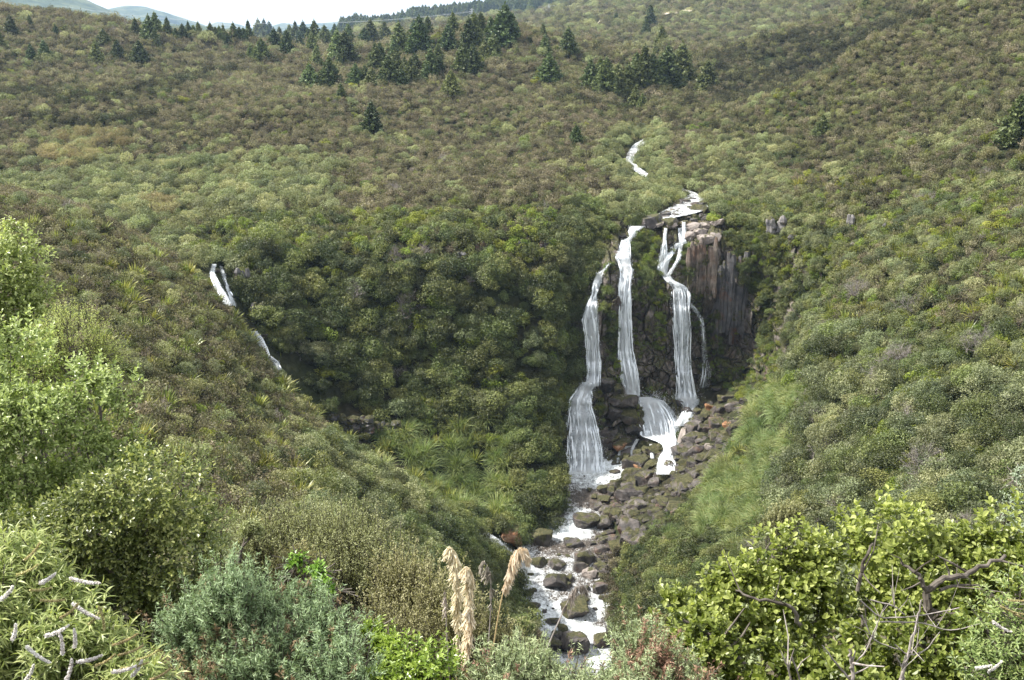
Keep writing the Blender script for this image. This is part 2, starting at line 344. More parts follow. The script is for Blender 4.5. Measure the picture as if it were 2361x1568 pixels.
# ------------------------------------------------------------------ plant builders (all leaf by leaf)
def unit(v): return v / np.maximum(np.linalg.norm(v, axis=-1, keepdims=True), 1e-9)
def rhombs(P, n, L, asp, r, d=None, dw=0.0):
    """leaf-shaped faces centred at P facing n; d biases the long axis"""
    k = len(P); n = unit(n)
    t = r.normal(size=(k, 3))
    if d is not None: t = t * (1 - dw) + d * dw * 2
    t = unit(t - n * (t * n).sum(-1, keepdims=True)); b = np.cross(n, t)
    L = np.broadcast_to(L, k)[:, None] * r.uniform(0.7, 1.3, (k, 1))
    V = np.stack([P + t * L / 2, P + b * L * asp / 2 - t * L * 0.05, P - t * L / 2, P - b * L * asp / 2 - t * L * 0.05], 1).reshape(-1, 3)
    return V, np.arange(4 * k).reshape(k, 4)
class Bag:
    def __init__(s): s.V = []; s.F = []; s.t = []; s.m = []; s.n = 0
    def add(s, V, F, tint=0.5, mi=0):
        V = np.asarray(V, float); F = np.asarray(F, int)
        if F.shape[1] == 3: F = np.concatenate([F, F[:, 2:3]], 1)
        s.V.append(V); s.F.append(F + s.n); s.n += len(V)
        tint = np.asarray(tint, float)
        s.t.append(np.full(len(V), tint) if tint.ndim == 0 else (np.repeat(tint, 4) if len(tint) * 4 == len(V) else tint))
        s.m.append(np.full(len(F), mi))
    def mesh(s, name, mats, smooth=False):
        return mesh_np(name, np.concatenate(s.V), np.concatenate(s.F), mats, np.concatenate(s.t), np.concatenate(s.m), smooth)
def tube(bag, pts, rad, sides=5, tint=0.5, mi=0):
    pts = np.asarray(pts, float); k = len(pts); rad = np.broadcast_to(rad, k)
    T = unit(np.gradient(pts, axis=0)); a = np.array([0.3, 0.9, 0.2]) if abs(T[0][0]) > 0.5 else np.array([1.0, 0.1, 0.1])
    U = unit(np.cross(T, a)); W = np.cross(T, U)
    an = np.linspace(0, 2 * np.pi, sides, endpoint=False)
    V = (pts[:, None] + rad[:, None, None] * (np.cos(an)[None, :, None] * U[:, None] + np.sin(an)[None, :, None] * W[:, None])).reshape(-1, 3)
    i = np.arange(k - 1)[:, None] * sides; j = np.arange(sides)[None]; j2 = (j + 1) % sides
    F = np.stack([i + j, i + j2, i + sides + j2, i + sides + j], -1).reshape(-1, 4)
    bag.add(V, F, tint, mi)
def blades(bag, base, dirs, L, W, droop, r, seg=4, tint=None, mi=0, fold=0.0):
    """arching strap leaves"""
    k = len(base); L = np.broadcast_to(L, k); W = np.broadcast_to(W, k); droop = np.broadcast_to(droop, k)
    side = unit(np.cross(dirs, [0, 0, 1.0]) + r.normal(0, 0.25, (k, 3)))
    rows = []
    p = base.copy(); d = unit(dirs.copy())
    for s in range(seg + 1):
        f = s / seg; w = W * (1 - f ** 2.2) * (0.75 + 0.5 * min(f * 3, 1)) * 0.5 + 0.002
        rows.append(np.stack([p - side * w[:, None], p + side * w[:, None]], 1))
        d = unit(d - np.array([0, 0, 1.0]) * (droop * (0.4 + f))[:, None] / seg)
        p = p + d * (L / seg)[:, None]
    V = np.stack(rows, 1).reshape(-1, 3)
    o = (np.arange(k) * (seg + 1) * 2)[:, None] + (np.arange(seg) * 2)[None]
    F = np.stack([o, o + 1, o + 3, o + 2], -1).reshape(-1, 4)
    t = r.uniform(0, 1, k) if tint is None else tint
    bag.add(V, F, np.repeat(t, (seg + 1) * 2), mi)

M_BARK = N("grey_brown_bark"); 
_c = M_BARK.ramp(M_BARK.noise(6, 5, 0.7, M_BARK.coords((1, 1, 0.3))), [(0.35, (0.05, 0.042, 0.036)), (0.65, (0.17, 0.15, 0.13))])
M_BARK = M_BARK.done(M_BARK.bsdf(_c, 0.9, 0.1))
M_SCRUB = leaf_mat("manuka_foliage_brown", (0.048, 0.044, 0.03), (0.14, 0.126, 0.085), (0.29, 0.262, 0.175), 0.3, 0.7, 0.15, 0.7)
M_SCRUBG = leaf_mat("manuka_foliage_olive", (0.038, 0.04, 0.02), (0.118, 0.12, 0.056), (0.26, 0.255, 0.125), 0.3, 0.65, 0.2, 0.7)
M_PALE = leaf_mat("pale_shrub_foliage", (0.07, 0.082, 0.035), (0.19, 0.212, 0.098), (0.38, 0.395, 0.22), 0.3, 0.6, 0.25, 0.5)
M_TREE = leaf_mat("broadleaf_foliage", (0.026, 0.036, 0.012), (0.085, 0.108, 0.034), (0.22, 0.245, 0.08), 0.28, 0.5, 0.35, 0.7)
M_GREY = leaf_mat("grey_green_foliage", (0.045, 0.058, 0.027), (0.135, 0.157, 0.075), (0.3, 0.325, 0.17), 0.28, 0.5, 0.35, 0.5)
M_YG = leaf_mat("yellow_green_foliage", (0.07, 0.1, 0.012), (0.15, 0.19, 0.025), (0.28, 0.32, 0.06), 0.35, 0.5, 0.3, 0.5)
M_STRAW = leaf_mat("straw_foliage", (0.12, 0.1, 0.05), (0.235, 0.215, 0.115), (0.4, 0.35, 0.2), 0.35, 0.7, 0.1, 0.5)
M_FLAX = leaf_mat("flax_blade", (0.05, 0.072, 0.02), (0.17, 0.2, 0.048), (0.37, 0.37, 0.1), 0.25, 0.4, 0.4, 0.45)
M_TUSS = leaf_mat("tussock_blade", (0.1, 0.14, 0.05), (0.2, 0.26, 0.1), (0.38, 0.4, 0.2), 0.35, 0.55, 0.25, 0.5)
M_DRY = leaf_mat("dry_grass_blade", (0.17, 0.145, 0.095), (0.33, 0.28, 0.19), (0.5, 0.44, 0.32), 0.35, 0.7, 0.1, 0.4)
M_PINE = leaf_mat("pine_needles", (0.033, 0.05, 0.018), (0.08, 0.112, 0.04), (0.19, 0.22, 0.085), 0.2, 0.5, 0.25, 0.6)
M_DEAD = leaf_mat("bleached_twigs", (0.13, 0.11, 0.1), (0.24, 0.21, 0.2), (0.38, 0.35, 0.33), 0.0, 0.9, 0.1, 0.3)

def bush(seed, Rr, H, nl, n, L, asp, lr=(0.3, 0.5), up=0.15, inner=0.2, mi=0, bag=None, zb=0.25, flat=0.0, spray=0.0):
    r = np.random.default_rng(seed); bag = bag or Bag()
    a = r.uniform(0, 2 * np.pi, nl); q = np.sqrt(r.uniform(0, 1, nl)) * 0.9; sq = r.uniform(0.75, 1.25)
    c = np.stack([np.cos(a) * q * Rr * sq, np.sin(a) * q * Rr / sq, H * (zb * 0.6 + (0.8 - zb * 0.6) * (0.35 + 0.65 * np.sqrt(np.clip(1 - (q / 0.95) ** 2, 0, 1))) * r.uniform(0.35, 1.15, nl))], -1)
    lrad = r.uniform(lr[0], lr[1], nl) * Rr
    c[:, 2] = np.maximum(c[:, 2], lrad * 0.3)
    pk = r.choice(nl, n, p=lrad ** 2 / (lrad ** 2).sum())
    d = unit(r.normal(size=(n, 3)) + [0, 0, up * 2])
    s = np.array([1, 1, 0.85 * (1 - flat)])
    rad = lrad[pk] * (1 + r.normal(0, 0.16, n) - np.where(r.uniform(size=n) < inner, r.uniform(0, 0.5, n), 0))
    P = c[pk] + d * s * rad[:, None]
    dist = np.linalg.norm((P[:, None] - c[None]) / s, axis=-1) / lrad[None]; dist[np.arange(n), pk] = 9
    keep = (dist.min(1) > 0.8) & (P[:, 2] > 0.0)
    P, d, pk = P[keep], d[keep], pk[keep]
    nn = d * 0.75 + r.normal(0, 0.55, P.shape) + [0, 0, 0.25]
    V, F = rhombs(P, nn, L, asp, r, d=d + [0, 0, 0.8], dw=spray)
    lt = r.uniform(-0.22, 0.22, nl)
    bag.add(V, F, np.clip(0.5 + lt[pk] + r.normal(0, 0.2, len(P)), 0, 1), mi)
    return bag
def trunk_bag(seed, H, Rr, rad=0.12, limbs=4):
    r = np.random.default_rng(seed); b = Bag()
    k = np.linspace(0, 1, 6); lean = r.normal(0, 0.12, 2)
    base = np.stack([lean[0] * k * H + 0.05 * np.sin(k * 5), lean[1] * k * H, -0.4 + k * (H * 0.7 + 0.4)], -1)
    tube(b, base, rad * (1 - 0.65 * k), 6)
    for i in range(limbs):
        a = r.uniform(0, 2 * np.pi); s = base[r.integers(1, 4)]; u = np.linspace(0, 1, 5)
        e = s + np.array([math.cos(a) * Rr * 0.6, math.sin(a) * Rr * 0.6, H * 0.35])
        P = s + (e - s) * u[:, None]; P[:, 2] += 0.1 * H * u * (1 - u)
        tube(b, P, rad * 0.5 * (1 - 0.75 * u), 4)
    return b
def scrub(seed, n=420, Rr=0.95, H=1.5, L=0.22):
    """manuka: many upright feathery sprays"""
    r = np.random.default_rng(seed); b = Bag(); k = 26
    a = r.uniform(0, 2 * np.pi, k); q = np.sqrt(r.uniform(0, 1, k)) * Rr
    top = np.stack([np.cos(a) * q, np.sin(a) * q, H * (0.55 + 0.45 * np.sqrt(1 - (q / Rr) ** 2 * 0.9)) * r.uniform(0.75, 1.1, k)], -1)
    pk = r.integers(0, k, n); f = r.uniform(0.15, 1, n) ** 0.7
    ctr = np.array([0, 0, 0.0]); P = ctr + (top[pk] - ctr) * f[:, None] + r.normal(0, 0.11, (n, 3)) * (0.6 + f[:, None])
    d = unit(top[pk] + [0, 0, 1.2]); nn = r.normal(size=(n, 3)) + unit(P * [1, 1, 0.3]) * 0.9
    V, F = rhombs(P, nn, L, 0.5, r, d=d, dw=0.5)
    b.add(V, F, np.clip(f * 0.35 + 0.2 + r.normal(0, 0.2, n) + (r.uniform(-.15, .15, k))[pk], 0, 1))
    return b
def flax(seed, n=110, L=1.9, W=0.13):
    r = np.random.default_rng(seed); b = Bag(); a = r.uniform(0, 2 * np.pi, n)
    e = np.abs(r.normal(0, 0.5, n)) + 0.15
    d = np.stack([np.cos(a) * np.sin(e), np.sin(a) * np.sin(e), np.cos(e)], -1)
    base = np.stack([np.cos(a) * 0.2, np.sin(a) * 0.2, a * 0], -1) * r.uniform(0, 1.5, (n, 1))
    blades(b, base, d, r.uniform(0.6, 1.1, n) * L, W * r.uniform(0.7, 1.2, n), r.uniform(0.2, 1.3, n), r)
    return b
def tussock(seed, n=300, L=1.8, W=0.045, dr=(1.2, 2.4)):
    r = np.random.default_rng(seed); b = Bag(); a = r.uniform(0, 2 * np.pi, n)
    e = np.abs(r.normal(0, 0.45, n)) + 0.1
    d = np.stack([np.cos(a) * np.sin(e), np.sin(a) * np.sin(e), np.cos(e)], -1)
    base = np.stack([np.cos(a) * 0.25, np.sin(a) * 0.25, a * 0], -1) * r.uniform(0, 1.5, (n, 1))
    blades(b, base, d, r.uniform(0.6, 1.15, n) * L, W, r.uniform(*dr, n), r, seg=5)
    return b
def pine(seed, H=10.0, Rr=2.6, lean=0.0, dens=1.0, low=0.04):
    """conifer crown: whorls of drooping, upswept-tipped branches with needle tufts"""
    r = np.random.default_rng(seed); b = Bag(); nw = int(20 * dens)
    PP, DD, TT = [], [], []
    for i in range(nw):
        f = (i + r.uniform(-0.3, 0.3)) / nw; z = H * (low + (0.97 - low) * f)
        rb = Rr * (1 - f) ** 0.8 * (0.35 + 0.65 * min(1, f * 7 + 0.45)) + 0.12
        nbk = int(7 + 3 * (1 - f))
        for j in range(nbk):
            a = 2 * math.pi * j / nbk + r.uniform(-0.5, 0.5); l = rb * r.uniform(0.62, 1.18)
            m = max(5, int(l * 9)); u = np.sqrt(r.uniform(0.02, 1, m))
            wob = r.normal(0, 0.13 * (0.4 + l / 3), (m, 3))
            PP.append(np.stack([np.cos(a) * l * u, np.sin(a) * l * u, z - 0.12 * l * u + 0.4 * l * u ** 2 * 0.7], -1) + wob)
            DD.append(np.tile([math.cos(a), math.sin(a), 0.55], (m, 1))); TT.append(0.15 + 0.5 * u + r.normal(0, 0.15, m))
    P = np.concatenate(PP); D = np.concatenate(DD)
    V, F = rhombs(P, r.normal(size=P.shape) + [0, 0, 0.9], 0.8, 0.5, r, d=D, dw=0.6)
    b.add(V, F, np.clip(np.concatenate(TT), 0, 1))
    k = 14; z = H * r.uniform(0.93, 1.03, k)
    V, F = rhombs(np.stack([r.normal(0, .06, k), r.normal(0, .06, k), z], -1), r.normal(size=(k, 3)) * [1, 1, .2], 0.6, 0.3, r, d=np.tile([0, 0, 1.], (k, 1)), dw=0.8)
    b.add(V, F, 0.7)
    return b
def deadshrub(seed, H=3.0, n=9, depth=4):
    r = np.random.default_rng(seed); b = Bag()
    def rec(p, d, l, rad, k):
        q = p + d * l * 0.5 + r.normal(0, 0.05 * l, 3); e = q + unit(d + r.normal(0, 0.25, 3)) * l * 0.5
        tube(b, [p, q, e], [rad, rad * 0.8, rad * 0.6], 3, r.uniform(0, 1))
        if k > 0:
            for _ in range(r.integers(2, 5)): rec(e if r.uniform() < 0.6 else q, unit(d + r.normal(0, 0.5, 3) + [0, 0, 0.1]), l * r.uniform(0.55, 0.85), rad * 0.62, k - 1)
    for i in range(n): rec(np.zeros(3), unit(r.normal(0, 0.5, 3) + [0, 0, 1]), H * 0.38, 0.035, depth)
    return b

hidden = bpy.data.collections.new("prototypes")        # never linked into the scene
def proto(name, me):
    o = bpy.data.objects.new(name, me); hidden.objects.link(o); return o
# kind -> (list of meshes [crown], optional trunk meshes, nominal height)
PK = {}
def kind(key, name, bags, mats, trunks=None, H=1.5):
    PK[key] = dict(name=name, me=[b.mesh(name + "_mesh", mats) for b in bags], tr=[t.mesh(name + "_trunk", [M_BARK]) for t in trunks] if trunks else None, H=H)
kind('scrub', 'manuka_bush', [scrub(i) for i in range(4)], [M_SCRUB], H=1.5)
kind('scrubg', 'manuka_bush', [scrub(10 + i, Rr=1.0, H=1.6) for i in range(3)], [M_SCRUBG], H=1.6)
kind('pale', 'rounded_shrub', [bush(20 + i, 1.5, 2.2, 16, 1700, 0.19, 0.5, lr=(0.2, 0.46)) for i in range(4)], [M_PALE], H=2.2)
kind('greyt', 'broadleaf_tree', [bush(30 + i, 2.1, 4.0, 26, 3000, 0.23, 0.5, lr=(0.13, 0.42), zb=0.3) for i in range(4)], [M_GREY], [trunk_bag(130 + i, 4, 2) for i in range(2)], H=4.0)
kind('tree', 'broadleaf_tree', [bush(40 + i, 2.2, 4.2, 26, 3200, 0.24, 0.5, lr=(0.13, 0.42), zb=0.3) for i in range(5)], [M_TREE], [trunk_bag(140 + i, 4, 2) for i in range(2)], H=4.2)
kind('yg', 'leafy_shrub', [bush(50 + i, 1.4, 2.0, 14, 1300, 0.21, 0.55, lr=(0.2, 0.46)) for i in range(3)], [M_YG], H=2.0)
kind('green', 'leafy_shrub', [bush(60 + i, 1.4, 2.0, 14, 1400, 0.2, 0.5, lr=(0.2, 0.46)) for i in range(3)], [M_TREE], H=2.0)
M_SCRUB_SHADE = leaf_mat('manuka_foliage_shade_dark', (0.02, 0.022, 0.012), (0.055, 0.056, 0.03), (0.12, 0.118, 0.065), 0.25, 0.7, 0.15, 0.7)  # darker copy of the manuka leaf, carries slope shade in its colour
kind('scrubd', 'manuka_bush', [scrub(15 + i, Rr=1.0, H=1.9) for i in range(3)], [M_SCRUB_SHADE], H=1.8)
kind('straw', 'straw_shrub', [bush(70 + i, 1.6, 2.4, 10, 1300, 0.24, 0.3, lr=(0.32, 0.5), spray=0.5) for i in range(3)], [M_STRAW], H=2.4)
kind('flax', 'flax_clump', [flax(80 + i) for i in range(4)], [M_FLAX], H=1.7)
kind('tuss', 'tussock_clump', [tussock(90 + i) for i in range(4)], [M_TUSS], H=1.3)
kind('dry', 'dry_grass_clump', [tussock(95 + i, 160, 0.9, 0.05, (0.6, 1.6)) for i in range(3)], [M_DRY], H=0.8)
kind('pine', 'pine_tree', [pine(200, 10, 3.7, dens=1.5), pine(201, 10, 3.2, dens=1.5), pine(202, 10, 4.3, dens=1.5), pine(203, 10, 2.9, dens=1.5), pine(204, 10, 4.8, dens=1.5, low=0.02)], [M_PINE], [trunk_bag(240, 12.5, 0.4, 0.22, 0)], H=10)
kind('dead', 'dead_shrub', [deadshrub(300 + i) for i in range(3)], [M_DEAD], H=3)

def stuff(name, recs):
    """recs: list of (key, variant, x, y, z, yaw, scale); ONE object drawn by geometry nodes"""
    keys = sorted({(r_[0], r_[1]) for r_ in recs}); ix = {k: i for i, k in enumerate(keys)}
    A = np.array([r_[2:] for r_ in recs], np.float32)
    me = bpy.data.meshes.new(name); me.vertices.add(len(A)); me.vertices.foreach_set("co", A[:, :3].ravel().copy())
    def at(nm, typ, arr, f="value"):
        a = me.attributes.new(nm, typ, 'POINT'); a.data.foreach_set(f, arr)
    tilt = rng.normal(0, 0.08, (len(A), 2)).astype(np.float32)
    at("rot", 'FLOAT_VECTOR', np.stack([tilt[:, 0], tilt[:, 1], A[:, 3]], -1).astype(np.float32).ravel(), "vector")
    sc3 = np.stack([A[:, 4] * rng.uniform(0.85, 1.15, len(A)), A[:, 4] * rng.uniform(0.85, 1.15, len(A)), A[:, 4] * rng.uniform(0.8, 1.2, len(A))], -1).astype(np.float32)
    at("scl", 'FLOAT_VECTOR', sc3.ravel(), "vector")
    at("pick", 'INT', np.array([ix[(r_[0], r_[1])] for r_ in recs], np.int32))
    ng = bpy.data.node_groups.new(name, 'GeometryNodeTree')
    ng.interface.new_socket("Geometry", in_out='INPUT', socket_type='NodeSocketGeometry')
    ng.interface.new_socket("Geometry", in_out='OUTPUT', socket_type='NodeSocketGeometry')
    gi = ng.nodes.new("NodeGroupInput"); go = ng.nodes.new("NodeGroupOutput")
    j = ng.nodes.new("GeometryNodeJoinGeometry")
    gs = []
    for (k, v) in keys:
        if (k, v) not in PROTO: PROTO[(k, v)] = proto("prototype_" + PK[k]['name'], PK[k]['me'][v])
        oi = ng.nodes.new("GeometryNodeObjectInfo"); oi.inputs["Object"].default_value = PROTO[(k, v)]; oi.inputs["As Instance"].default_value = False
        g2 = ng.nodes.new("GeometryNodeGeometryToInstance"); ng.links.new(oi.outputs["Geometry"], g2.inputs[0]); gs.append(g2)
    for g2 in reversed(gs): ng.links.new(g2.outputs[0], j.inputs[0])
    def na(nm, t):
        a = ng.nodes.new("GeometryNodeInputNamedAttribute"); a.data_type = t; a.inputs[0].default_value = nm; return a.outputs[0]
    ip = ng.nodes.new("GeometryNodeInstanceOnPoints"); ip.inputs["Pick Instance"].default_value = True
    ng.links.new(gi.outputs[0], ip.inputs["Points"]); ng.links.new(j.outputs[0], ip.inputs["Instance"])
    ng.links.new(na("pick", 'INT'), ip.inputs["Instance Index"])
    ng.links.new(na("rot", 'FLOAT_VECTOR'), ip.inputs["Rotation"]); ng.links.new(na("scl", 'FLOAT_VECTOR'), ip.inputs["Scale"])
    ng.links.new(ip.outputs[0], go.inputs[0])
    o = obj(name, me); md = o.modifiers.new("scatter", 'NODES'); md.node_group = ng
    tag(o, kind="stuff"); return o
PROTO = {}
# ------------------------------------------------------------------ hills and mountains beyond
def hill_mat(name, c0, c1, c2, sc):
    m = N(name); a = m.noise(sc, 8, 0.72, m.coords()); b = m.noise(sc * 0.12, 3, 0.5, m.coords())
    c = m.ramp(m.math('ADD', m.math('MULTIPLY', a, 0.65), m.math('MULTIPLY', b, 0.35)), [(0.38, c0), (0.5, c1), (0.62, c2)])
    return m.done(m.bsdf(c, 0.95, 0.05, bump=a, bdist=3.0))
def hill(name, ridge, Yr_, Yf, zf, mat, amp=6.0, x0=-300, x1=1350, step=3, nz=40, shape=1.3, seed=1, depth=1.25):
    rx = [r_[0] for r_ in ridge]; ry = [r_[1] for r_ in ridge]
    xs = np.arange(x0, x1 + 1, step); pyr = np.interp(xs, rx, ry)
    zr_ = np.array([zat(p, Yr_) for p in pyr]); t = np.linspace(0, 1, nz)
    Y = Yf + (Yr_ - Yf) * t[None] + 0 * xs[:, None]; Zz = zf + (zr_ - zf)[:, None] * (t[None] ** shape)
    Xw = ((xs[:, None] - 512) / FPX) * (Y * CP - Zz * SP)
    P = np.stack([Xw, Y, Zz], -1); F_ = P.reshape(-1, 3)
    n_ = noise3(F_ * [1, 0.5, 0], (Yr_ - Yf) * 0.16, seed, 5)
    F_[:, 2] += (n_ * amp * np.tile(np.sin(t * np.pi) ** 0.7, len(xs)))
    P = F_.reshape(P.shape)
    back = P[:, -1:].copy(); back[..., 1] = Yr_ * depth; back[..., 0] *= depth; back[..., 2] = zf
    P = np.concatenate([P, back], 1); a_, b_ = P.shape[:2]; ii = np.arange(a_ * b_).reshape(a_, b_)
    F = np.stack([ii[:-1, :-1], ii[1:, :-1], ii[1:, 1:], ii[:-1, 1:]], -1).reshape(-1, 4)
    o = obj(name, mesh_np(name, P.reshape(-1, 3), F, [mat], smooth=True)); tag(o, kind="structure")
    return BVHTree.FromPolygons([tuple(v) for v in P.reshape(-1, 3).tolist()], F.tolist()), P
M_HILL = hill_mat("far_scrub_hill", (0.05, 0.048, 0.025), (0.1, 0.098, 0.05), (0.17, 0.165, 0.09), 0.09)
M_MTN = hill_mat("far_mountain", (0.02, 0.035, 0.015), (0.06, 0.08, 0.035), (0.17, 0.17, 0.09), 0.012)
M_WOOD = hill_mat("far_plantation", (0.015, 0.03, 0.012), (0.03, 0.055, 0.02), (0.06, 0.09, 0.035), 0.05)
bvh_h, PH = hill("hill", [(-300, 60), (300, 44), (350, 33), (375, 27), (400, 25), (440, 21), (480, 17), (520, 14), (545, 10), (560, 5), (587, 1), (640, -12), (800, -45), (1024, -75), (1350, -110)], 1300, 640, -14, M_HILL, amp=9, seed=4, shape=1.05)
bvh_p, PPl = hill("hill", [(-300, 70), (300, 45), (330, 30), (352, 24), (372, 24.5), (408, 19), (412, 18), (440, 16.5), (472, 12), (509, 8), (541, 3), (560, 5), (600, 6), (800, 20), (1350, 40)], 1850, 1400, -10, M_WOOD, amp=5, seed=6)
hill("mountain", [(-300, -60), (0, -28), (60, -12), (85, 0), (107, 9.4), (127, 19), (160, 27), (190, 34), (230, 44), (1350, 90)], 4200, 2400, -20, M_MTN, amp=70, seed=8, shape=1.2)
hill("mountain", [(-300, 30), (60, 14), (107, 9.5), (118, 6.8), (127, 5.5), (145, 6.5), (166, 13), (194, 22), (205, 26), (225, 31), (300, 40), (1350, 90)], 6200, 4600, -20, M_MTN, amp=70, seed=12)
hill("mountain", [(-300, 40), (190, 30), (205, 26), (217, 22.5), (239, 24.5), (250, 29), (262, 30), (272, 26), (283, 22.5), (295, 25), (315, 23.5), (341, 21.5), (352, 20), (366, 24), (380, 26), (430, 40), (1350, 90)], 8200, 6800, -20, M_MTN, amp=50, seed=14)
# low sheet that carries everything out to the horizon
s_ = 12000; gs_ = obj("ground", mesh_np("ground_sheet", [(-s_, -600, -120), (s_, -600, -120), (s_, s_, -120), (-s_, s_, -120)], [(0, 1, 2, 3)], [M_HILL])); tag(gs_, kind="structure")
def anyhit(px, py):
    best = None
    for b_ in (bvh, bvh_c, bvh_h, bvh_p):
        p = hit(px, py, b_)
        if p is not None and (best is None or p.length < best.length): best = p
    return best
# the air: thin pale haze
hz = N("haze_air"); v_ = hz.n("VolumePrincipled"); v_.inputs["Color"].default_value = (0.5, 0.7, 1.0, 1); v_.inputs["Density"].default_value = HAZE; v_.inputs["Anisotropy"].default_value = 0.2
hz.l(v_.outputs[0], hz.out.inputs["Volume"])
x0, x1, y0, y1, z0, z1 = -11900, 11900, -590, 11900, -119, 620
hb = obj("haze", mesh_np("haze", [(x0, y0, z0), (x1, y0, z0), (x1, y1, z0), (x0, y1, z0), (x0, y0, z1), (x1, y0, z1), (x1, y1, z1), (x0, y1, z1)],
         [(0, 3, 2, 1), (4, 5, 6, 7), (0, 1, 5, 4), (1, 2, 6, 5), (2, 3, 7, 6), (3, 0, 4, 7)], [hz.m])); tag(hb, kind="stuff")
gs_.location.z = 2.0
# ------------------------------------------------------------------ where plants grow
STREAM_A = [(612, 222, 5), (640, 223, 6), (668, 216, 12), (690, 210, 16), (697, 202, 9), (690, 195, 5)]; STREAM_B = [(648, 180, 4), (640, 174, 6), (629, 167, 4), (628, 158, 5), (634, 150, 6), (641, 143, 5)]
def seg_dist(px, py, path, sx=1.0):
    best = np.full(len(px), 1e9)
    for (x0, y0, w0), (x1, y1, w1) in zip(path[:-1], path[1:]):
        dx, dy = x1 - x0, y1 - y0; t = np.clip(((px - x0) * dx + (py - y0) * dy) / (dx * dx + dy * dy), 0, 1)
        d = np.hypot((px - x0 - t * dx), (py - y0 - t * dy) * 1.6) - (w0 + (w1 - w0) * t)
        best = np.minimum(best, d)
    return best
# candidate points over the terrain
Q = G.reshape(-1, 3)[Fq]                                        # quads
ar = 0.5 * np.linalg.norm(np.cross(Q[:, 2] - Q[:, 0], Q[:, 3] - Q[:, 1]), axis=-1)
cen = Q.mean(1); Yq = cen[:, 1]; pr = proj(cen)
sp = np.interp(Yq, [10, 60, 150, 200, 300, 450, 600, 900], [1.0, 1.05, 1.1, 1.05, 1.25, 1.9, 2.9, 5])
lam = ar / sp ** 2
lam[(Yq < 26) | (Yq > 640) | (pr[:, 0] < -60) | (pr[:, 0] > 1090)] = 0
lam[(Yq > 96) & (Yq < 206) & (pr[:, 1] > 760)] = 0
cnt = rng.poisson(lam); fi = np.repeat(np.arange(len(Q)), cnt)
a, b = rng.uniform(size=(2, len(fi)))
q = Q[fi]; PT = (q[:, 0] * ((1 - a) * (1 - b))[:, None] + q[:, 1] * (a * (1 - b))[:, None] + q[:, 2] * (a * b)[:, None] + q[:, 3] * ((1 - a) * b)[:, None])
pj = proj(PT); px, py, YY = pj[:, 0], pj[:, 1], PT[:, 1]
nA = noise3(PT * [1, 1, 0], 22, 21, 3); nB = noise3(PT * [1, 1, 0], 9, 22, 2); nC = noise3(PT * [1, 1, 0], 55, 23, 2)
u = rng.uniform(size=len(PT)); kindarr = np.full(len(PT), 'scrub', dtype='<U8'); scale = rng.uniform(0.75, 1.2, len(PT)) * np.interp(YY, [60, 200, 300, 450, 600], [0.95, 1.0, 1.2, 1.6, 2.3])
thin = np.ones(len(PT))                                         # keep probability
def choose(mask, table):
    """table: list of (kind, share, scale lo, hi, spacing m)"""
    tot = sum(t[1] for t in table); acc = 0
    for k, s, lo, hi, spc in table:
        m = mask & (u * tot >= acc) & (u * tot < acc + s); acc += s
        kindarr[m] = k; scale[m] = rng.uniform(lo, hi, m.sum()); thin[m] = 1.0 / spc ** 2
def mostly(dist_scale): return np.interp(YY, [60, 200, 300, 450, 600], [0.95, 1.0, 1.15, 1.4, 2.0]) * dist_scale
up = YY > 186
# plateau and far slopes
m = up & (px <= 700); choose(m, [('scrub', 74, 0.7, 1.15, 1), ('scrubg', 17, 0.7, 1.15, 1), ('pale', 4, 0.5, 0.95, 1), ('yg', 1.2, 0.5, 0.8, 1), ('green', 3, 0.5, 0.9, 1), ('dead', .5, .4, .7, 1)])
m = up & (px > 700); choose(m, [('scrub', 42, 0.7, 1.1, 1), ('scrubg', 47, 0.7, 1.1, 1), ('pale', 4, 0.35, 0.95, 1.1), ('yg', 2.5, 0.35, 0.7, 1), ('green', 4, 0.45, 0.8, 1)])
m = up & (YY < 330) & (nA > 0.24); choose(m, [('scrub', 44, 0.7, 1.1, 1), ('scrubg', 26, 0.7, 1.1, 1), ('pale', 14, 0.5, 1.15, 1.2), ('green', 8, 0.5, 0.9, 1), ('yg', 5, 0.5, 0.8, 1)])
m = up & (px > 560) & (px < 720) & (YY > 330) & (YY < 480); choose(m, [('scrub', 45, 0.8, 1.2, 1), ('scrubg', 50, 0.8, 1.2, 1), ('pale', 5, 0.6, 0.9, 1)])
SHADE_DK = up & (px > 712) & (YY > 318) & (YY < 560) & (py > np.interp(px, [683, 777, 922], [62, 42, 8]) + 3 * nA * 8)  # slope behind the right ridge: its shade is painted with darker bushes
choose(SHADE_DK, [('scrubd', 62, 0.7, 1.1, 1), ('scrub', 18, 0.7, 1.1, 1), ('scrubg', 14, .7, 1.1, 1), ('green', 5, .5, .8, 1)])
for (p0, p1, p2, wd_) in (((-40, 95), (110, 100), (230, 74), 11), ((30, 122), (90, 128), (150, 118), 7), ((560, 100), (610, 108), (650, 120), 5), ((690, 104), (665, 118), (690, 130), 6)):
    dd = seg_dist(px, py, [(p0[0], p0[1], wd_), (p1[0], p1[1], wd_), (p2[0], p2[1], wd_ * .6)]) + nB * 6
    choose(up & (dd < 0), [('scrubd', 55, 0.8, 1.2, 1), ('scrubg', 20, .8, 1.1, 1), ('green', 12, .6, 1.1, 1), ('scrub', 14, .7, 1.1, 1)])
m = (px > 790) & (py < 240) & (py > 175) & up; choose(m, [('scrub', 38, 0.7, 1.1, 1), ('scrubg', 35, 0.7, 1.1, 1), ('flax', 9, 0.6, 1.0, 1.1), ('yg', 8, 0.5, 0.8, 1), ('green', 6, 0.5, 0.9, 1), ('pale', 5, 0.6, 0.9, 1)])
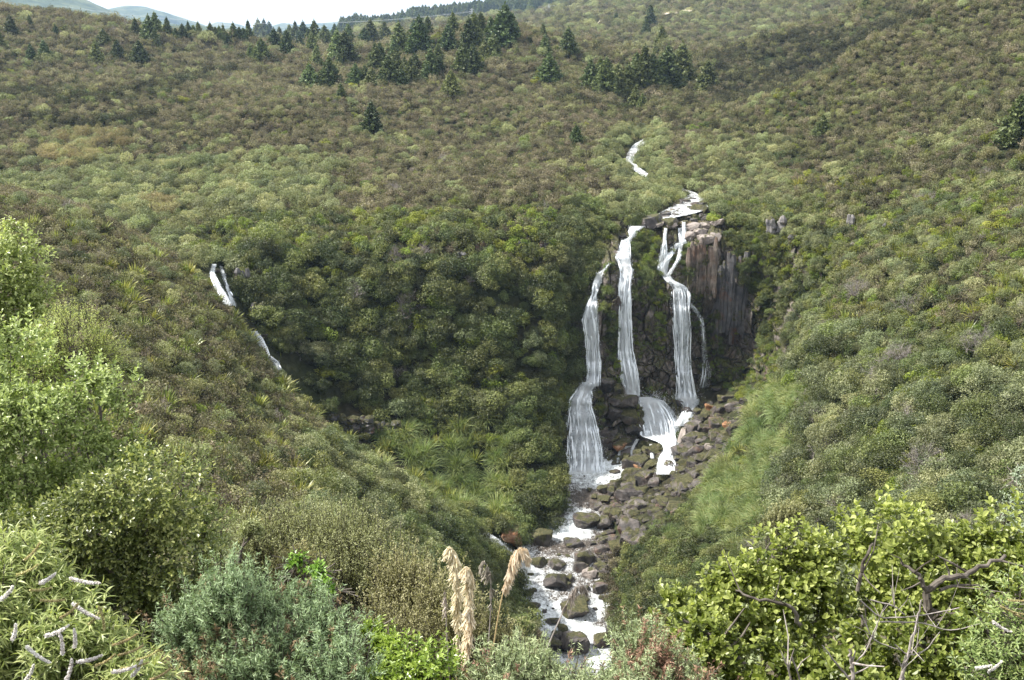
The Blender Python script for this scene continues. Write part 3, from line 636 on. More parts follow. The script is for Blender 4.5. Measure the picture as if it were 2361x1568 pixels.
scale[up] *= np.interp(YY[up], [186, 250, 330, 450, 600], [0.88, 0.84, 0.92, 1.28, 1.85]) * np.clip(rng.lognormal(0, 0.28, up.sum()), 0.5, 1.9)
# pale valley, upper left
wob = nA * 70 + nB * 40 + rng.normal(0, 12, len(px))
m = (px < 325 + wob) & (YY > 172) & (YY < 262) & (py > 168 - 0.05 * px + wob * 0.3); choose(m, [('pale', 40, 0.5, 1.45, 1.4), ('greyt', 12, 0.4, 0.9, 1.6), ('scrub', 18, 0.7, 1.1, 1), ('scrubg', 20, 0.7, 1.1, 1), ('green', 12, 0.5, 1.0, 1.2), ('yg', 2, .5, .8, 1)])
for (cx, cy, rx, ry) in ((112, 146, 19, 9), (68, 160, 30, 14), (95, 140, 45, 6), (160, 212, 16, 10), (628, 138, 7, 5)):
    m = up & (((px - cx) / rx) ** 2 + ((py - cy) / ry) ** 2 < 1); choose(m, [('straw', 50, 0.6, 1.5, 1.7), ('pale', 20, .7, 1.1, 1.4), ('scrub', 25, .8, 1.2, 1)])
# along the upper stream
sd = np.minimum(seg_dist(px, py, STREAM_A), seg_dist(px, py, STREAM_B))
m = up & (YY < 330) & (sd > 0) & (sd < 26); choose(m, [('pale', 50, 0.7, 1.3, 1.6), ('greyt', 14, 0.5, 0.8, 1.8), ('scrubg', 16, 0.8, 1.2, 1), ('green', 12, 0.6, 1.1, 1.3), ('flax', 5, 0.6, 0.9, 1.2)])
m = up & (YY < 330) & (px > 690) & (px < 790) & (py > 140) & (py < 205); choose(m, [('pale', 34, 0.6, 1.2, 1.5), ('greyt', 8, 0.5, 0.7, 1.8), ('scrubg', 30, 0.8, 1.2, 1), ('scrub', 22, .8, 1.1, 1), ('green', 8, 0.6, 1.1, 1.3)])
# rim above the cliffs
m = (px > 190) & (px < 600) & (YY > 183) & (YY < 204); choose(m, [('green', 30, 0.8, 1.4, 1.3), ('yg', 16, 0.7, 1.2, 1.3), ('flax', 10, 0.8, 1.1, 1.3), ('scrubg', 22, .8, 1.2, 1), ('scrub', 14, .8, 1.2, 1), ('pale', 6, 0.7, 1.1, 1.3)])
m = (px > 560) & (px < 602) & (YY > 196) & (YY < 216) & (py > 204); choose(m, [('green', 45, 0.9, 1.4, 1.3), ('tree', 20, .6, .8, 1.8), ('dry', 10, 1, 1.5, 1), ('scrubg', 12, .8, 1.2, 1)])
m = (px > 722) & (px < 830) & (YY > 196) & (YY < 216); choose(m, [('green', 30, 0.8, 1.3, 1.3), ('scrubg', 30, 0.8, 1.2, 1), ('flax', 18, 0.7, 1.1, 1.2), ('yg', 10, .7, 1.1, 1.2), ('scrub', 10, .8, 1.1, 1)])
# forest wall between the two gorges
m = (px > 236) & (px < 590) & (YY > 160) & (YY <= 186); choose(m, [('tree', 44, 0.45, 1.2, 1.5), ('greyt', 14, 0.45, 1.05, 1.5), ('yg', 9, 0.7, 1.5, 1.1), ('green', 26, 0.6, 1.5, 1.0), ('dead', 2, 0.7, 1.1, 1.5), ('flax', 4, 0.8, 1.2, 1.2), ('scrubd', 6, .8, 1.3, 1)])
m = (px > 250) & (px < 420) & (YY > 158) & (YY < 170); choose(m, [('tree', 40, 0.4, .8, 2.2), ('flax', 10, .9, 1.2, 2), ('green', 30, .7, 1.1, 1.8)])
# spur with toetoe and flax, then dense trees by the water
m = (px > 372) & (px < 522) & (YY > 150) & (YY < 172) & (py > 428 - 0.04 * (px - 372)); choose(m, [('tuss', 46, 1.2, 2.0, 1.4), ('flax', 24, 1.0, 1.5, 1.4), ('green', 18, 0.6, 1.0, 1.2), ('yg', 5, 0.6, .9, 1.2)])
m = (px >= 515) & (px < 576) & (YY > 150) & (YY < 178); choose(m, [('tree', 75, 0.75, 1.05, 1.7), ('green', 15, 0.9, 1.4, 1.3), ('yg', 5, .9, 1.2, 1.3)])
# near left slope
nl = (px < 530) & (YY < 152) & (YY > 14)
choose(nl, [('scrub', 38, 0.7, 1.15, 1), ('scrubg', 28, 0.7, 1.15, 1), ('flax', 6, 0.75, 1.15, 1.1), ('pale', 8, 0.5, 0.9, 1.2), ('green', 9, 0.5, 0.9, 1.1), ('yg', 3, 0.4, 0.75, 1), ('greyt', 4, 0.4, 0.6, 1.4), ('dead', .8, .4, .7, 1)])
m = nl & (YY > 75) & (nB > 0.12) & (px > 120); choose(m, [('flax', 26, 0.7, 1.2, 1.2), ('scrub', 30, 0.7, 1.1, 1), ('scrubg', 26, 0.7, 1.1, 1), ('pale', 8, 0.5, 0.9, 1.2), ('yg', 7, 0.5, 0.8, 1)])
m = nl & (px > 300) & (YY > 50) & (py > 440); choose(m, [('pale', 32, 0.6, 1.15, 1.5), ('greyt', 18, 0.45, 0.8, 1.7), ('green', 25, 0.7, 1.2, 1.3), ('tree', 8, .5, .7, 1.7), ('scrubg', 15, 0.8, 1.1, 1), ('flax', 3, 0.7, 1, 1.2)])
m = nl & (px > 430) & (YY > 100) & (py > 480); choose(m, [('tree', 40, 0.5, 0.8, 1.6), ('green', 40, 0.8, 1.3, 1.3), ('greyt', 12, .5, .7, 1.6)])
# right side of the valley
rs = (px > 620) & (YY <= 196) & (YY > 30)
choose(rs, [('greyt', 30, 0.4, 1.1, 1.55), ('tree', 16, 0.4, 1.05, 1.55), ('pale', 13, 0.5, 1.2, 1.3), ('green', 22, 0.5, 1.3, 1.05), ('yg', 6, 0.7, 1.1, 1.3), ('scrubg', 8, .8, 1.2, 1), ('flax', 3, 0.7, 1.1, 1.2), ('dead', 2.5, 0.8, 1.2, 1.4)])
m = rs & (px > 780) & (py < 330); choose(m, [('scrubg', 26, 0.8, 1.2, 1), ('scrub', 16, 0.8, 1.1, 1), ('flax', 15, 0.7, 1.1, 1.2), ('green', 14, 0.6, 1.1, 1.2), ('yg', 12, 0.6, 1.0, 1.2), ('pale', 12, 0.6, 1.0, 1.3), ('greyt', 6, .4, .7, 1.5), ('dead', 1, .7, 1, 1.4)])
m = rs & (px > 780) & (py < 395) & (py >= 330) & (nB > 0); choose(m, [('greyt', 34, 0.45, .8, 1.7), ('tree', 8, .5, .8, 1.7), ('green', 20, .8, 1.2, 1.3), ('yg', 14, .7, 1.1, 1.3), ('flax', 6, .8, 1.1, 1.2), ('pale', 14, .6, 1.1, 1.4)])
gl = 812 - (py - 395) * 0.35
m = rs & (py > 388) & (py < 560) & (px < gl) & (px > 640); choose(m, [('tuss', 52, 0.6, 1.6, 1.05), ('flax', 7, 0.7, 1.1, 1.2), ('green', 16, 0.4, 1.0, 1.1), ('scrubg', 12, 0.6, 1.1, 1.1), ('dry', 6, .8, 1.5, 1), ('yg', 4, .4, .8, 1)])
m = rs & (px < 735) & (py >= 545); choose(m, [('green', 46, 0.7, 1.25, 1.3), ('tree', 22, 0.45, 0.75, 1.6), ('scrubg', 18, 0.8, 1.1, 1), ('scrub', 8, .8, 1.1, 1)])
m = rs & (px < 700) & (py >= 478) & (py < 545); choose(m, [('green', 60, 0.5, 1.0, 1.2), ('tuss', 16, 0.6, 1.0, 1.1), ('scrubg', 20, 0.8, 1.1, 1)])
# bare zones
WATERP = [[(562, 466), (600, 462), (640, 474), (636, 500), (622, 520), (612, 540), (600, 560), (594, 582), (600, 600), (606, 620), (618, 650), (640, 690), (560, 690), (550, 660), (541, 630), (534, 606), (528, 582), (517, 558), (478, 530), (500, 528), (525, 550), (548, 544), (552, 528), (572, 500), (570, 478)],
  [(205, 262), (224, 262), (238, 305), (230, 310), (222, 303)], [(250, 330), (264, 330), (286, 366), (274, 370)],
  [(572, 390), (590, 385), (606, 455), (606, 478), (566, 478), (566, 410)], [(680, 197), (700, 195), (713, 209), (708, 220), (644, 224), (672, 214)], [(629, 142), (643, 142), (636, 152), (632, 160), (647, 176), (640, 178), (627, 164)]]
def inside(x, y, poly):
    P_ = np.array(poly, float); c = np.zeros(len(x), bool); j = len(P_) - 1
    for i in range(len(P_)):
        yi, yj = P_[i, 1], P_[j, 1]
        if yi != yj: c ^= ((yi > y) != (yj > y)) & (x < (P_[j, 0] - P_[i, 0]) * (y - yi) / (yj - yi) + P_[i, 0])
        j = i
    return c
def blocks_water(PT_, kinds_, scale_):
    h = np.array([PK[k]['H'] for k in kinds_]) * scale_; out = np.zeros(len(PT_), bool)
    for f, w_ in ((0.8, 0), (0.5, -.3), (0.5, .3)):
        q_ = proj(PT_ + np.stack([h * w_, h * 0, h * f], -1))
        for poly in WATERP: out |= inside(q_[:, 0], q_[:, 1], poly)
    return out
WATERP.append([(600, 472), (690, 405), (745, 396), (742, 425), (708, 478), (682, 498), (652, 526), (640, 545), (600, 548), (606, 520), (622, 505)])
RIV = [(604, 690, 34), (586, 640, 30), (575, 600, 30), (570, 570, 34), (580, 545, 34), (598, 520, 36), (612, 500, 38), (625, 475, 50)]
bare = (sd < 0) & up
bare |= (seg_dist(px, py, RIV) < -1) & (YY > 112) & (YY < 178)
bare |= (px > 556) & (px < 806) & (YY > 170) & (YY < 206.5)
bare |= (seg_dist(px, py, [(472, 528, 5), (500, 545, 6), (530, 565, 10)]) < 0) & (YY > 136) & (YY < 160)
bare |= (YY > 138) & (px > 596) & (px < 745 - (py - 400) * 0.75) & (py > 380) & (py < 548)
bare |= (px < 262) & (px > 190) & (YY > 158.5) & (YY < 172)
bare |= (px > 246) & (px < 300) & (YY > 157) & (YY < 167)
bare |= (px > 295) & (px < 408) & (YY > 146) & (YY < 164.5) & (rng.uniform(size=len(px)) < 0.75)
keep = (~bare) & (~blocks_water(PT, kindarr, scale)) & (rng.uniform(size=len(PT)) < thin)
PT, px, py, YY, kindarr, scale = PT[keep], px[keep], py[keep], YY[keep], kindarr[keep], scale[keep]
# hold clear of the lookout shrubs close to the camera
print("plants", len(PT), {k: int((kindarr == k).sum()) for k in set(kindarr)})
Hk = {k: v['H'] for k, v in PK.items()}
hpx = np.array([Hk[k] for k in kindarr]) * scale / proj(PT)[:, 2] * FPX
def visible(P, h):
    p = Vector(P) + Vector((0, 0, h)); d = p.normalized(); L = p.length
    for t_ in (bvh, bvh_c):
        r = t_.ray_cast(Vector((0, 0, 0)), d, L - 0.3)
        if r[0] is not None: return False
    return True
# ------------------------------------------------------------------ plants rooted on the rock of the cliff
cv = []
def cliffspots(x, y, rx, ry, n, keys, lo, hi, seed, edge=None):
    r = np.random.default_rng(seed)
    for _ in range(n):
        a_ = r.uniform(0, 6.283); q_ = math.sqrt(r.uniform()); X = x + rx * q_ * math.cos(a_); Y_ = y + ry * q_ * math.sin(a_)
        if edge is not None and X > edge(Y_): continue
        p = surf(X, Y_)
        if p is None: continue
        k = keys[r.integers(len(keys))]; cv.append((k, X, Y_, p, r.uniform(lo, hi), r.uniform(0, 6.28)))
EDG = lambda y: np.interp(y, [215, 240, 262, 285, 300, 320, 350, 385, 400, 420, 450, 480], [618, 609, 598, 590, 584, 579, 580, 576, 569, 565, 563, 564])
cliffspots(574, 340, 32, 130, 400, ['tree', 'tree', 'greyt', 'green', 'tree'], 0.55, 0.95, 1, EDG)
cliffspots(580, 245, 30, 34, 110, ['tree', 'green', 'green', 'greyt'], 0.5, 0.85, 2, EDG)
cliffspots(645, 248, 16, 14, 80, ['green', 'green', 'yg', 'tuss'], 0.35, 0.65, 3)
cliffspots(650, 270, 17, 9, 90, ['tuss', 'dry', 'yg', 'tuss', 'green'], 0.35, 0.65, 4)
cliffspots(642, 290, 11, 16, 44, ['tuss', 'green', 'tuss'], 0.35, 0.6, 5)
cliffspots(658, 300, 9, 22, 40, ['tuss', 'green', 'yg'], 0.3, 0.55, 6)
cliffspots(660, 335, 6, 26, 34, ['tuss', 'yg', 'tuss'], 0.3, 0.5, 7)
cliffspots(641, 330, 7, 30, 26, ['tuss', 'yg', 'green'], 0.25, 0.42, 8)
cliffspots(604, 293, 5, 6, 8, ['tuss'], 0.55, 0.8, 9); cliffspots(605, 308, 5, 5, 7, ['tuss'], 0.5, 0.75, 10)
cliffspots(611, 335, 7, 26, 60, ['green', 'tree', 'green', 'tuss'], 0.25, 0.6, 11)
cliffspots(615, 372, 6, 20, 26, ['tuss', 'green', 'yg'], 0.25, 0.45, 12)
cliffspots(610, 270, 5, 8, 12, ['tuss', 'dry'], 0.3, 0.5, 13)
cliffspots(598, 412, 7, 22, 30, ['green', 'yg', 'tuss'], 0.25, 0.45, 14)
cliffspots(633, 412, 5, 20, 16, ['yg', 'tuss'], 0.22, 0.4, 15)
cliffspots(652, 395, 14, 8, 16, ['yg', 'tuss'], 0.2, 0.35, 16)
cliffspots(674, 262, 8, 14, 20, ['yg', 'green'], 0.22, 0.4, 17)
cliffspots(688, 262, 7, 20, 40, ['green', 'green', 'tuss'], 0.3, 0.55, 18)
cliffspots(700, 258, 10, 18, 26, ['dry', 'green', 'tuss'], 0.3, 0.5, 19)
cliffspots(696, 310, 7, 24, 40, ['green', 'yg', 'tuss'], 0.25, 0.5, 20)
cliffspots(712, 350, 12, 34, 70, ['green', 'yg', 'tree', 'tuss'], 0.25, 0.55, 21)
cliffspots(740, 238, 14, 12, 60, ['green', 'scrubg', 'tree', 'flax'], 0.35, 0.7, 22)
cliffspots(760, 262, 22, 36, 170, ['green', 'tree', 'flax', 'flax', 'yg', 'scrubg'], 0.4, 0.8, 23)
cliffspots(764, 320, 8, 34, 50, ['green', 'flax', 'tree'], 0.3, 0.65, 24)
cliffspots(796, 262, 26, 38, 190, ['green', 'scrubg', 'flax', 'yg', 'pale', 'scrub'], 0.5, 0.9, 25)
cliffspots(770, 310, 14, 28, 60, ['green', 'flax', 'dry', 'scrub'], 0.35, 0.7, 26)
cliffspots(800, 315, 24, 36, 130, ['greyt', 'green', 'pale', 'tree', 'scrubg'], 0.4, 0.75, 27)
cliffspots(768, 365, 16, 26, 90, ['tuss', 'green', 'dry', 'yg'], 0.3, 0.6, 28)
cliffspots(735, 380, 20, 12, 60, ['green', 'yg', 'tuss'], 0.25, 0.5, 29)
cliffspots(760, 400, 22, 14, 80, ['tuss', 'yg', 'tuss'], 0.4, 0.8, 30)
cliffspots(724, 450, 22, 34, 90, ['tuss', 'yg', 'tuss', 'green'], 0.2, 0.42, 31)
cliffspots(728, 300, 15, 46, 30, ['green', 'dry', 'yg', 'tuss'], 0.18, 0.4, 80); cliffspots(704, 285, 12, 24, 14, ['dry', 'green', 'tuss'], 0.18, 0.34, 81)
cliffspots(712, 320, 5, 26, 12, ['green', 'dry'], 0.2, 0.4, 32)
cliffspots(595, 232, 20, 10, 50, ['green', 'tree', 'flax'], 0.5, 0.8, 37)
# dry grass and low plants round the lip and on the stones of the stream
cliffspots(640, 221, 20, 5, 80, ['dry', 'tuss', 'dry', 'green'], 0.5, 1.1, 33); cliffspots(690, 221, 26, 4, 70, ['dry', 'dry', 'yg'], 0.6, 1.0, 34)
cliffspots(712, 213, 9, 8, 50, ['dry', 'dry', 'green'], 0.6, 1.1, 35); cliffspots(678, 214, 12, 3, 26, ['dry'], 0.5, 0.8, 36)
cliffspots(635, 158, 5, 3, 14, ['dry'], 0.9, 1.4, 38)
for _k, (_x, _y) in enumerate([(893, 374), (900, 368), (980, 356), (816, 354), (935, 484), (925, 476), (404, 320), (412, 312), (421, 257), (395, 262), (352, 300), (860, 300)]):
    cliffspots(_x, _y, 3, 2, 2, ['dead'], 0.9, 1.4, 50 + _k)
cliffspots(265, 300, 18, 40, 60, ['tree', 'green', 'flax'], 0.4, 0.8, 39)
cliffspots(782, 224, 44, 5, 90, ['green', 'scrubg', 'pale', 'flax', 'scrub'], 0.6, 1.0, 40); cliffspots(822, 262, 14, 46, 120, ['green', 'scrubg', 'pale', 'yg', 'greyt'], 0.5, 0.9, 41); cliffspots(735, 222, 14, 4, 30, ['green', 'scrubg', 'tree'], 0.5, 0.8, 42)
_b = blocks_water(np.array([tuple(c[3]) for c in cv]), [c[0] for c in cv], np.array([c[4] for c in cv])); cv = [c for c, x_ in zip(cv, _b) if not x_]
PTc = np.array([tuple(c[3]) for c in cv]); n0 = len(PT)
PT = np.concatenate([PT, PTc]); px = np.concatenate([px, [c[1] for c in cv]]); py = np.concatenate([py, [c[2] for c in cv]]); YY = PT[:, 1]
kindarr = np.concatenate([kindarr, np.array([c[0] for c in cv], dtype='<U8')]); scale = np.concatenate([scale, [c[4] for c in cv]])
for k in ('tree', 'greyt'): PT[n0:, 2] -= np.where(kindarr[n0:] == k, 1.2 * scale[n0:] / 0.8, 0.0)
hpx = np.array([Hk[k] for k in kindarr]) * scale / proj(PT)[:, 2] * FPX
# ------------------------------------------------------------------ pines
PINES = """12,38,19,0 30,27,9,0 56,35,8,0 1,52,18,1 32,62,15,1 45,60,17,0 104,46,14.5,4 97,65,21,1 118,58,15,4 140,63,19,4 100,26,5,0 136,38,16,1 150,43,24,0 154,48,13,4 156,36,20,1 168,38,17,1 183,40,13,0 189,39,14,3 199,39,14,3 211,40,14,0 194,39,11,1 220,42,13,1 228,50,14,0 224,42,14,3 234,42,16,0 244,43,12,1 249,42,18,3 259,43,20,0 265,42,19,3 270,42,17,1 262,62,20,4 275,51,19,0 251,59,11,0 287,56,22,1 296,43,18,3 304,45,20,0 300,51,12,4 312,54,18,1 315,46,22,0 325,47,18,2 335,40,13,1 317,69,19,1 338,63,29,0 310,89,22,2 330,88,27,2 339,68,12,0
346,64,29,0 349,43,16,1 371,45,22,0 365,47,16,2 376,44,12,1 385,43,18,0 390,41,8,4 399,53,27,0 408,48,13,4 414,38,15,1 420,56,35,0 428,38,18,1 453,36,20,0 448,50,22,0 376,72,25,1 380,68,22,0 389,87,29,0 396,75,22,2 405,78,18,1 411,84,22,2 402,88,16,2 356,87,20,2 372,87,16,4 382,88,15,2 431,78,26,0 438,65,18,1 427,81,14,2 440,77,17,0 469,51,29,0 474,49,32,1 481,35,19,1 463,72,26,0 473,74,26,2 491,42,22,1 493,60,22,0 497,39,20,1 505,47,38,0 512,38,21,1 508,46,13,2 451,97,23,4 543,40,13,1 545,56,18,0 517,58,9,0 568,56,25,0 549,84,27,2 590,90,24,0 606,95,29,2 600,87,22,1 618,98,26,1 628,98,26,0 635,110,18,1 642,110,12,0 636,90,29,1 644,88,33,3 652,87,26,0 667,90,35,0 681,91,38,0
661,53,24,1 646,35,12,0 650,27,19,1 616,24,9,0 589,25,4,0 372,136,31,0 341,98,12,0 576,144,16,4 707,93,25,0 822,137,19,4 1016,147,48,2 865,11,12,4 719,2,5,0 675,90,24,1 659,88,22,2 280,44,14,1 290,44,16,0 309,47,15,3 321,48,13,1 240,43,13,0 216,41,11,4 176,40,9,4 362,45,11,0 395,60,18,1 415,70,14,2 365,84,16,0 394,86,18,1 484,60,16,4""".split()
ORD = ["slender", "broad", "dense", "bushy", "ragged", "pointed"]
rp = random.Random(5)
pl = []
for s_ in PINES:
    x, y, h, v = (float(t_) for t_ in s_.split(','))
    p = anyhit(x, y + 0.4)
    if p is None: continue
    pl.append((x, y, h, int(v), p))
zones = {}
def zone(x, y, Y):
    if Y > 620: return "on the far hillside beyond the moor"
    if x < 130: return "on the upper left moor"
    if x < 345 and y < 60: return "in the pine row along the left skyline"
    if x < 345: return "below the left skyline pine row"
    if y < 62 and x < 530: return "in the pine stand at the middle skyline"
    if x < 480 and y < 100: return "in the pine stand on the middle moor"
    if x < 585: return "standing apart on the middle moor"
    if x < 720: return "in the pine stand above the upper stream"
    return "alone on the long right hillside"
for r_ in pl: zones.setdefault(zone(r_[0], r_[1], r_[4].y), []).append(r_)
NTH = ["leftmost", "second", "third", "fourth", "fifth", "sixth", "seventh", "eighth", "ninth", "tenth", "eleventh", "twelfth", "thirteenth", "fourteenth", "fifteenth", "sixteenth", "seventeenth", "eighteenth", "nineteenth", "twentieth"]
def nth(i, n, of):
    if n == 1: return "the only " + of
    if i == n - 1: return "rightmost " + of
    if i == n - 2 and n > 6: return "second from the right " + of
    if i == 0: return "leftmost " + of
    k = i; s_ = NTH[k] if k < 20 else "%dth" % (k + 1)
    return s_ + " from the left " + of
for zn, L_ in zones.items():
    L_.sort(key=lambda r_: r_[0])
    for i, (x, y, h, v, p) in enumerate(L_):
        me = PK['pine']['me'][v]; root = obj("pine_tree", None, loc=p); obj("crown", me, root)
        if h > 8: obj("trunk", PK['pine']['tr'][0], root)
        d = proj(np.array(p))[2]; s = (h * (1.22 if 585 < x < 712 and y > 70 else 1.06) + 3) * d / FPX / 10.0
        root.scale = (s * rp.uniform(0.95, 1.15), s * rp.uniform(0.95, 1.15), s); root.rotation_euler.z = rp.uniform(0, 6)
        root.location.z -= 0.02 * s * 10
        sz = "tall " if h > 24 else ("small " if h < 13 else "")
        tag(root, nth(i, len(L_), sz + "dark green pine ") + zn, "pine tree", "pine trees " + zn)
# distant plantation and far pines: a wood, nobody could count it
fr = []
r = np.random.default_rng(77)
def onh(x, y, key, s, b_):
    p = hit(x, y, b_)
    if p is not None: fr.append((key, int(r.integers(0, 4)), p.x, p.y, p.z - 1.0, r.uniform(0, 6), s))
for k in range(1700):
    x = r.uniform(408, 575); yb = np.interp(x, [408, 440, 472, 509, 541, 560, 575], [22, 20, 15, 11.5, 7, 7, 8]); onh(x, yb + abs(r.normal(0, 2.0)) - 1.5, 'pine', r.uniform(1.5, 2.1), bvh_p)
for k in range(500):
    x = r.uniform(340, 410); yb = np.interp(x, [340, 355, 372, 410], [30, 26, 27, 22]); onh(x, yb + abs(r.normal(0, 3)), 'pine', r.uniform(1.2, 1.9), bvh_p)
stuff("pine_forest", fr)
# scrub on the far hill
far = []
for k in range(15000):
    x = r.uniform(320, 1060); y = r.uniform(-12, 62)
    p = hit(x, y, bvh_h)
    if p is None: continue
    q_ = hit(x, y)
    if q_ is not None and q_.length < p.length - 20: continue
    kk = 'scrubg' if r.uniform() < 0.5 else ('scrub' if r.uniform() < 0.85 else 'pale')
    far.append((kk, int(r.integers(0, 3)), p.x, p.y, p.z - .3, r.uniform(0, 6), r.uniform(1.6, 3.0) * p.y / 900))
stuff("hillside_scrub", far)

# ------------------------------------------------------------------ rocks
def zw(Y): return -78.3 + (Y - 120) * 0.102 + 0.9
def surfw(x, y):
    p = surf(x, y)
    if p is not None and 484 < y < 700 and 480 < x < 660:
        lo, hi = 100.0, 185.0
        for _ in range(40):
            mid = (lo + hi) / 2
            if zat(y, mid) < zw(mid): hi = mid
            else: lo = mid
        q_ = world(x, y, lo)
        if q_.length < p.length: return q_
    return p
def rock_mesh(name, seed, mats, flat=0.7, nplanes=13):
    r = np.random.default_rng(seed)
    bm = bmesh.new(); bmesh.ops.create_icosphere(bm, subdivisions=4, radius=1)
    n_ = unit(r.normal(size=(nplanes, 3))); hgt = r.uniform(0.62, 1.0, nplanes)
    base = np.array([[1, 0, 0], [-1, 0, 0], [0, 1, 0], [0, -1, 0], [0, 0, 1], [0, 0, -1]]) + r.normal(0, 0.15, (6, 3))
    n_ = np.concatenate([n_, unit(base)]); hgt = np.concatenate([hgt, r.uniform(0.72, 0.95, 6)])
    D = unit(np.array([v.co for v in bm.verts])); q = D @ n_.T; rad = np.where(q > 0.05, hgt / np.maximum(q, 0.05), 9).min(1)
    P = D * np.minimum(rad, 1.25)[:, None]; P = P + D * (noise3(P, 0.35, seed, 4) * 0.06)[:, None]; P[:, 2] *= flat
    for v, c in zip(bm.verts, P): v.co = c
    me = bpy.data.meshes.new(name); bm.to_mesh(me); bm.free()
    for m_ in mats: me.materials.append(m_)
    return me
MR = [rock_mat("boulder_grey", ((0.03, 0.026, 0.025), (0.08, 0.069, 0.064), (0.17, 0.148, 0.138)), 0.2, 0.5, -0.24, 0.3, 0.4),
      rock_mat("boulder_mossy", ((0.03, 0.028, 0.025), (0.075, 0.065, 0.055), (0.14, 0.12, 0.1)), 0.6, 0.6, 0.04, 0.1, 0.5),
      rock_mat("boulder_rusty", ((0.15, 0.06, 0.025), (0.26, 0.13, 0.06), (0.34, 0.24, 0.16)), 0.1, 0.45, -0.3, 0.6, 0.3),
      rock_mat("boulder_wet", ((0.02, 0.018, 0.018), (0.045, 0.038, 0.036), (0.11, 0.095, 0.09)), 0.3, 0.3, -0.2, 0.1, 0.4),
      rock_mat("boulder_pale", ((0.14, 0.12, 0.11), (0.24, 0.205, 0.185), (0.36, 0.31, 0.28)), 0.1, 0.6, -0.25, 0.2, 0.4)]
RM = [[rock_mesh("boulder_mesh", 400 + 10 * t_ + k, [MR[t_]]) for k in range(4)] for t_ in range(5)]
ROCKS = """683,434,8,19,4 694,426,15,12,0 697,421,8,6,0 717,422,16,12,0 699,417,11,9,3 732,425,16,7,2 682,449,18,16,0 695,450,10,11,0 679,457,11,5,1 709,446,9,6,4 703,456,19,9,1 692,463,12,9,3 668,464,11,11,0 661,467,6,7,3 670,455,6,5,3 640,468,13,4,2 651,464,14,8,1 649,475,18,11,0 662,477,11,8,1 677,479,14,9,3 642,481,11,5,0 654,482,11,9,0 633,482,9,10,1 627,487,8,10,0 638,491,10,8,1 715,468,14,10,1 726,464,13,11,1 707,474,11,8,0 694,474,8,10,0 701,484,10,8,3 717,431,10,7,1 714,437,9,7,1 727,447,12,12,0 744,416,7,9,0 728,440,9,7,1
680,402,9,6,3 686,409,12,8,3 671,409,7,5,3 697,411,8,7,3 713,407,14,6,2 709,402,12,7,3 724,398,14,6,1 733,405,14,9,0 744,401,10,9,3 699,394,7,6,3 717,388,10,5,3 722,411,9,7,1 744,409,8,8,0 706,414,12,8,1
655,440,22,6,3 637,455,9,17,1 646,451,10,14,1 660,447,9,13,1 627,457,8,14,1 618,459,8,11,1 606,382,11,13,3 617,388,9,11,1 624,400,26,11,0 630,414,16,16,1 614,411,12,12,3 632,427,16,12,3 607,440,12,9,3 620,444,13,8,2 609,455,12,9,3
585,478,10,10,3 600,479,11,8,1 598,469,4,3,3 615,472,12,5,3 607,482,5,4,3 604,498,13,7,1 623,492,15,10,1 612,490,7,10,0 627,486,10,9,0 602,488,9,8,1 636,499,11,8,1 623,499,10,5,3 594,496,7,4,1 598,506,9,7,0 614,507,11,9,0 585,519,29,12,3 604,521,15,13,0 609,513,12,10,1 618,516,9,9,0 630,526,24,15,0 644,529,10,12,3 608,532,15,5,3 608,537,15,5,0 635,503,14,5,3
511,533,23,20,2 541,535,18,17,1 584,556,18,15,0 590,571,15,8,4 555,578,22,16,3 575,606,26,16,1 553,620,12,6,0 563,628,9,8,1 557,634,13,10,3 575,641,27,19,0 554,643,16,13,3 602,639,14,12,0 587,587,5,5,3 612,618,9,7,3 610,629,9,8,3 566,476,6,5,3 589,489,5,4,3
216,270,6,5,3 249,340,7,5,3 264,335,7,5,3 688,217,5,2.5,3 672,208,4,2,0 700,210,4,2,3 690,203,4,2,0 679,213,5,2,3 665,219,5,2.2,3 650,222,6,2.5,0 622,236,8,7,3
645,224,15,5,4 656,225,16,5,4 670,225,15,5,4 692,225,17,6,4 705,224,16,6,4 717,222,13,6,4 640,217,10,4,4 652,219,9,3,4 699,231,15,9,4 706,238,14,10,4 715,236,12,10,4 690,235,10,9,4""".split()
RK = ["grey angular boulder", "mossy boulder", "rusty boulder", "dark wet boulder", "pale pinkish rock"]
SHAPES = ["", "", ""]
def rwhere(x, y):
    if y < 260 and x > 610: return "on the lip of the main falls"
    if x < 300: return "beside the small left falls"
    if x < 560 and y < 560: return "by the left stream mouth"
    if y > 550: return "in the rapids of the lower river"
    if y > 484: return "in the heap beside the river"
    if x < 612: return "under the left main fall"
    if x < 664: return "between left fall and cascade"
    if y < 420: return "under the right main fall"
    return "on the slope right of the cascade"
zn_ = {}
ROCKP = []
for i, s_ in enumerate(ROCKS):
    x, y, w_, h_, t_ = (float(q) for q in s_.split(',')); t_ = int(t_)
    p = surfw(x, y + h_ * 0.32)
    if p is None: continue
    zn_.setdefault((rwhere(x, y), t_), []).append((x, y, w_, h_, t_, i, p))
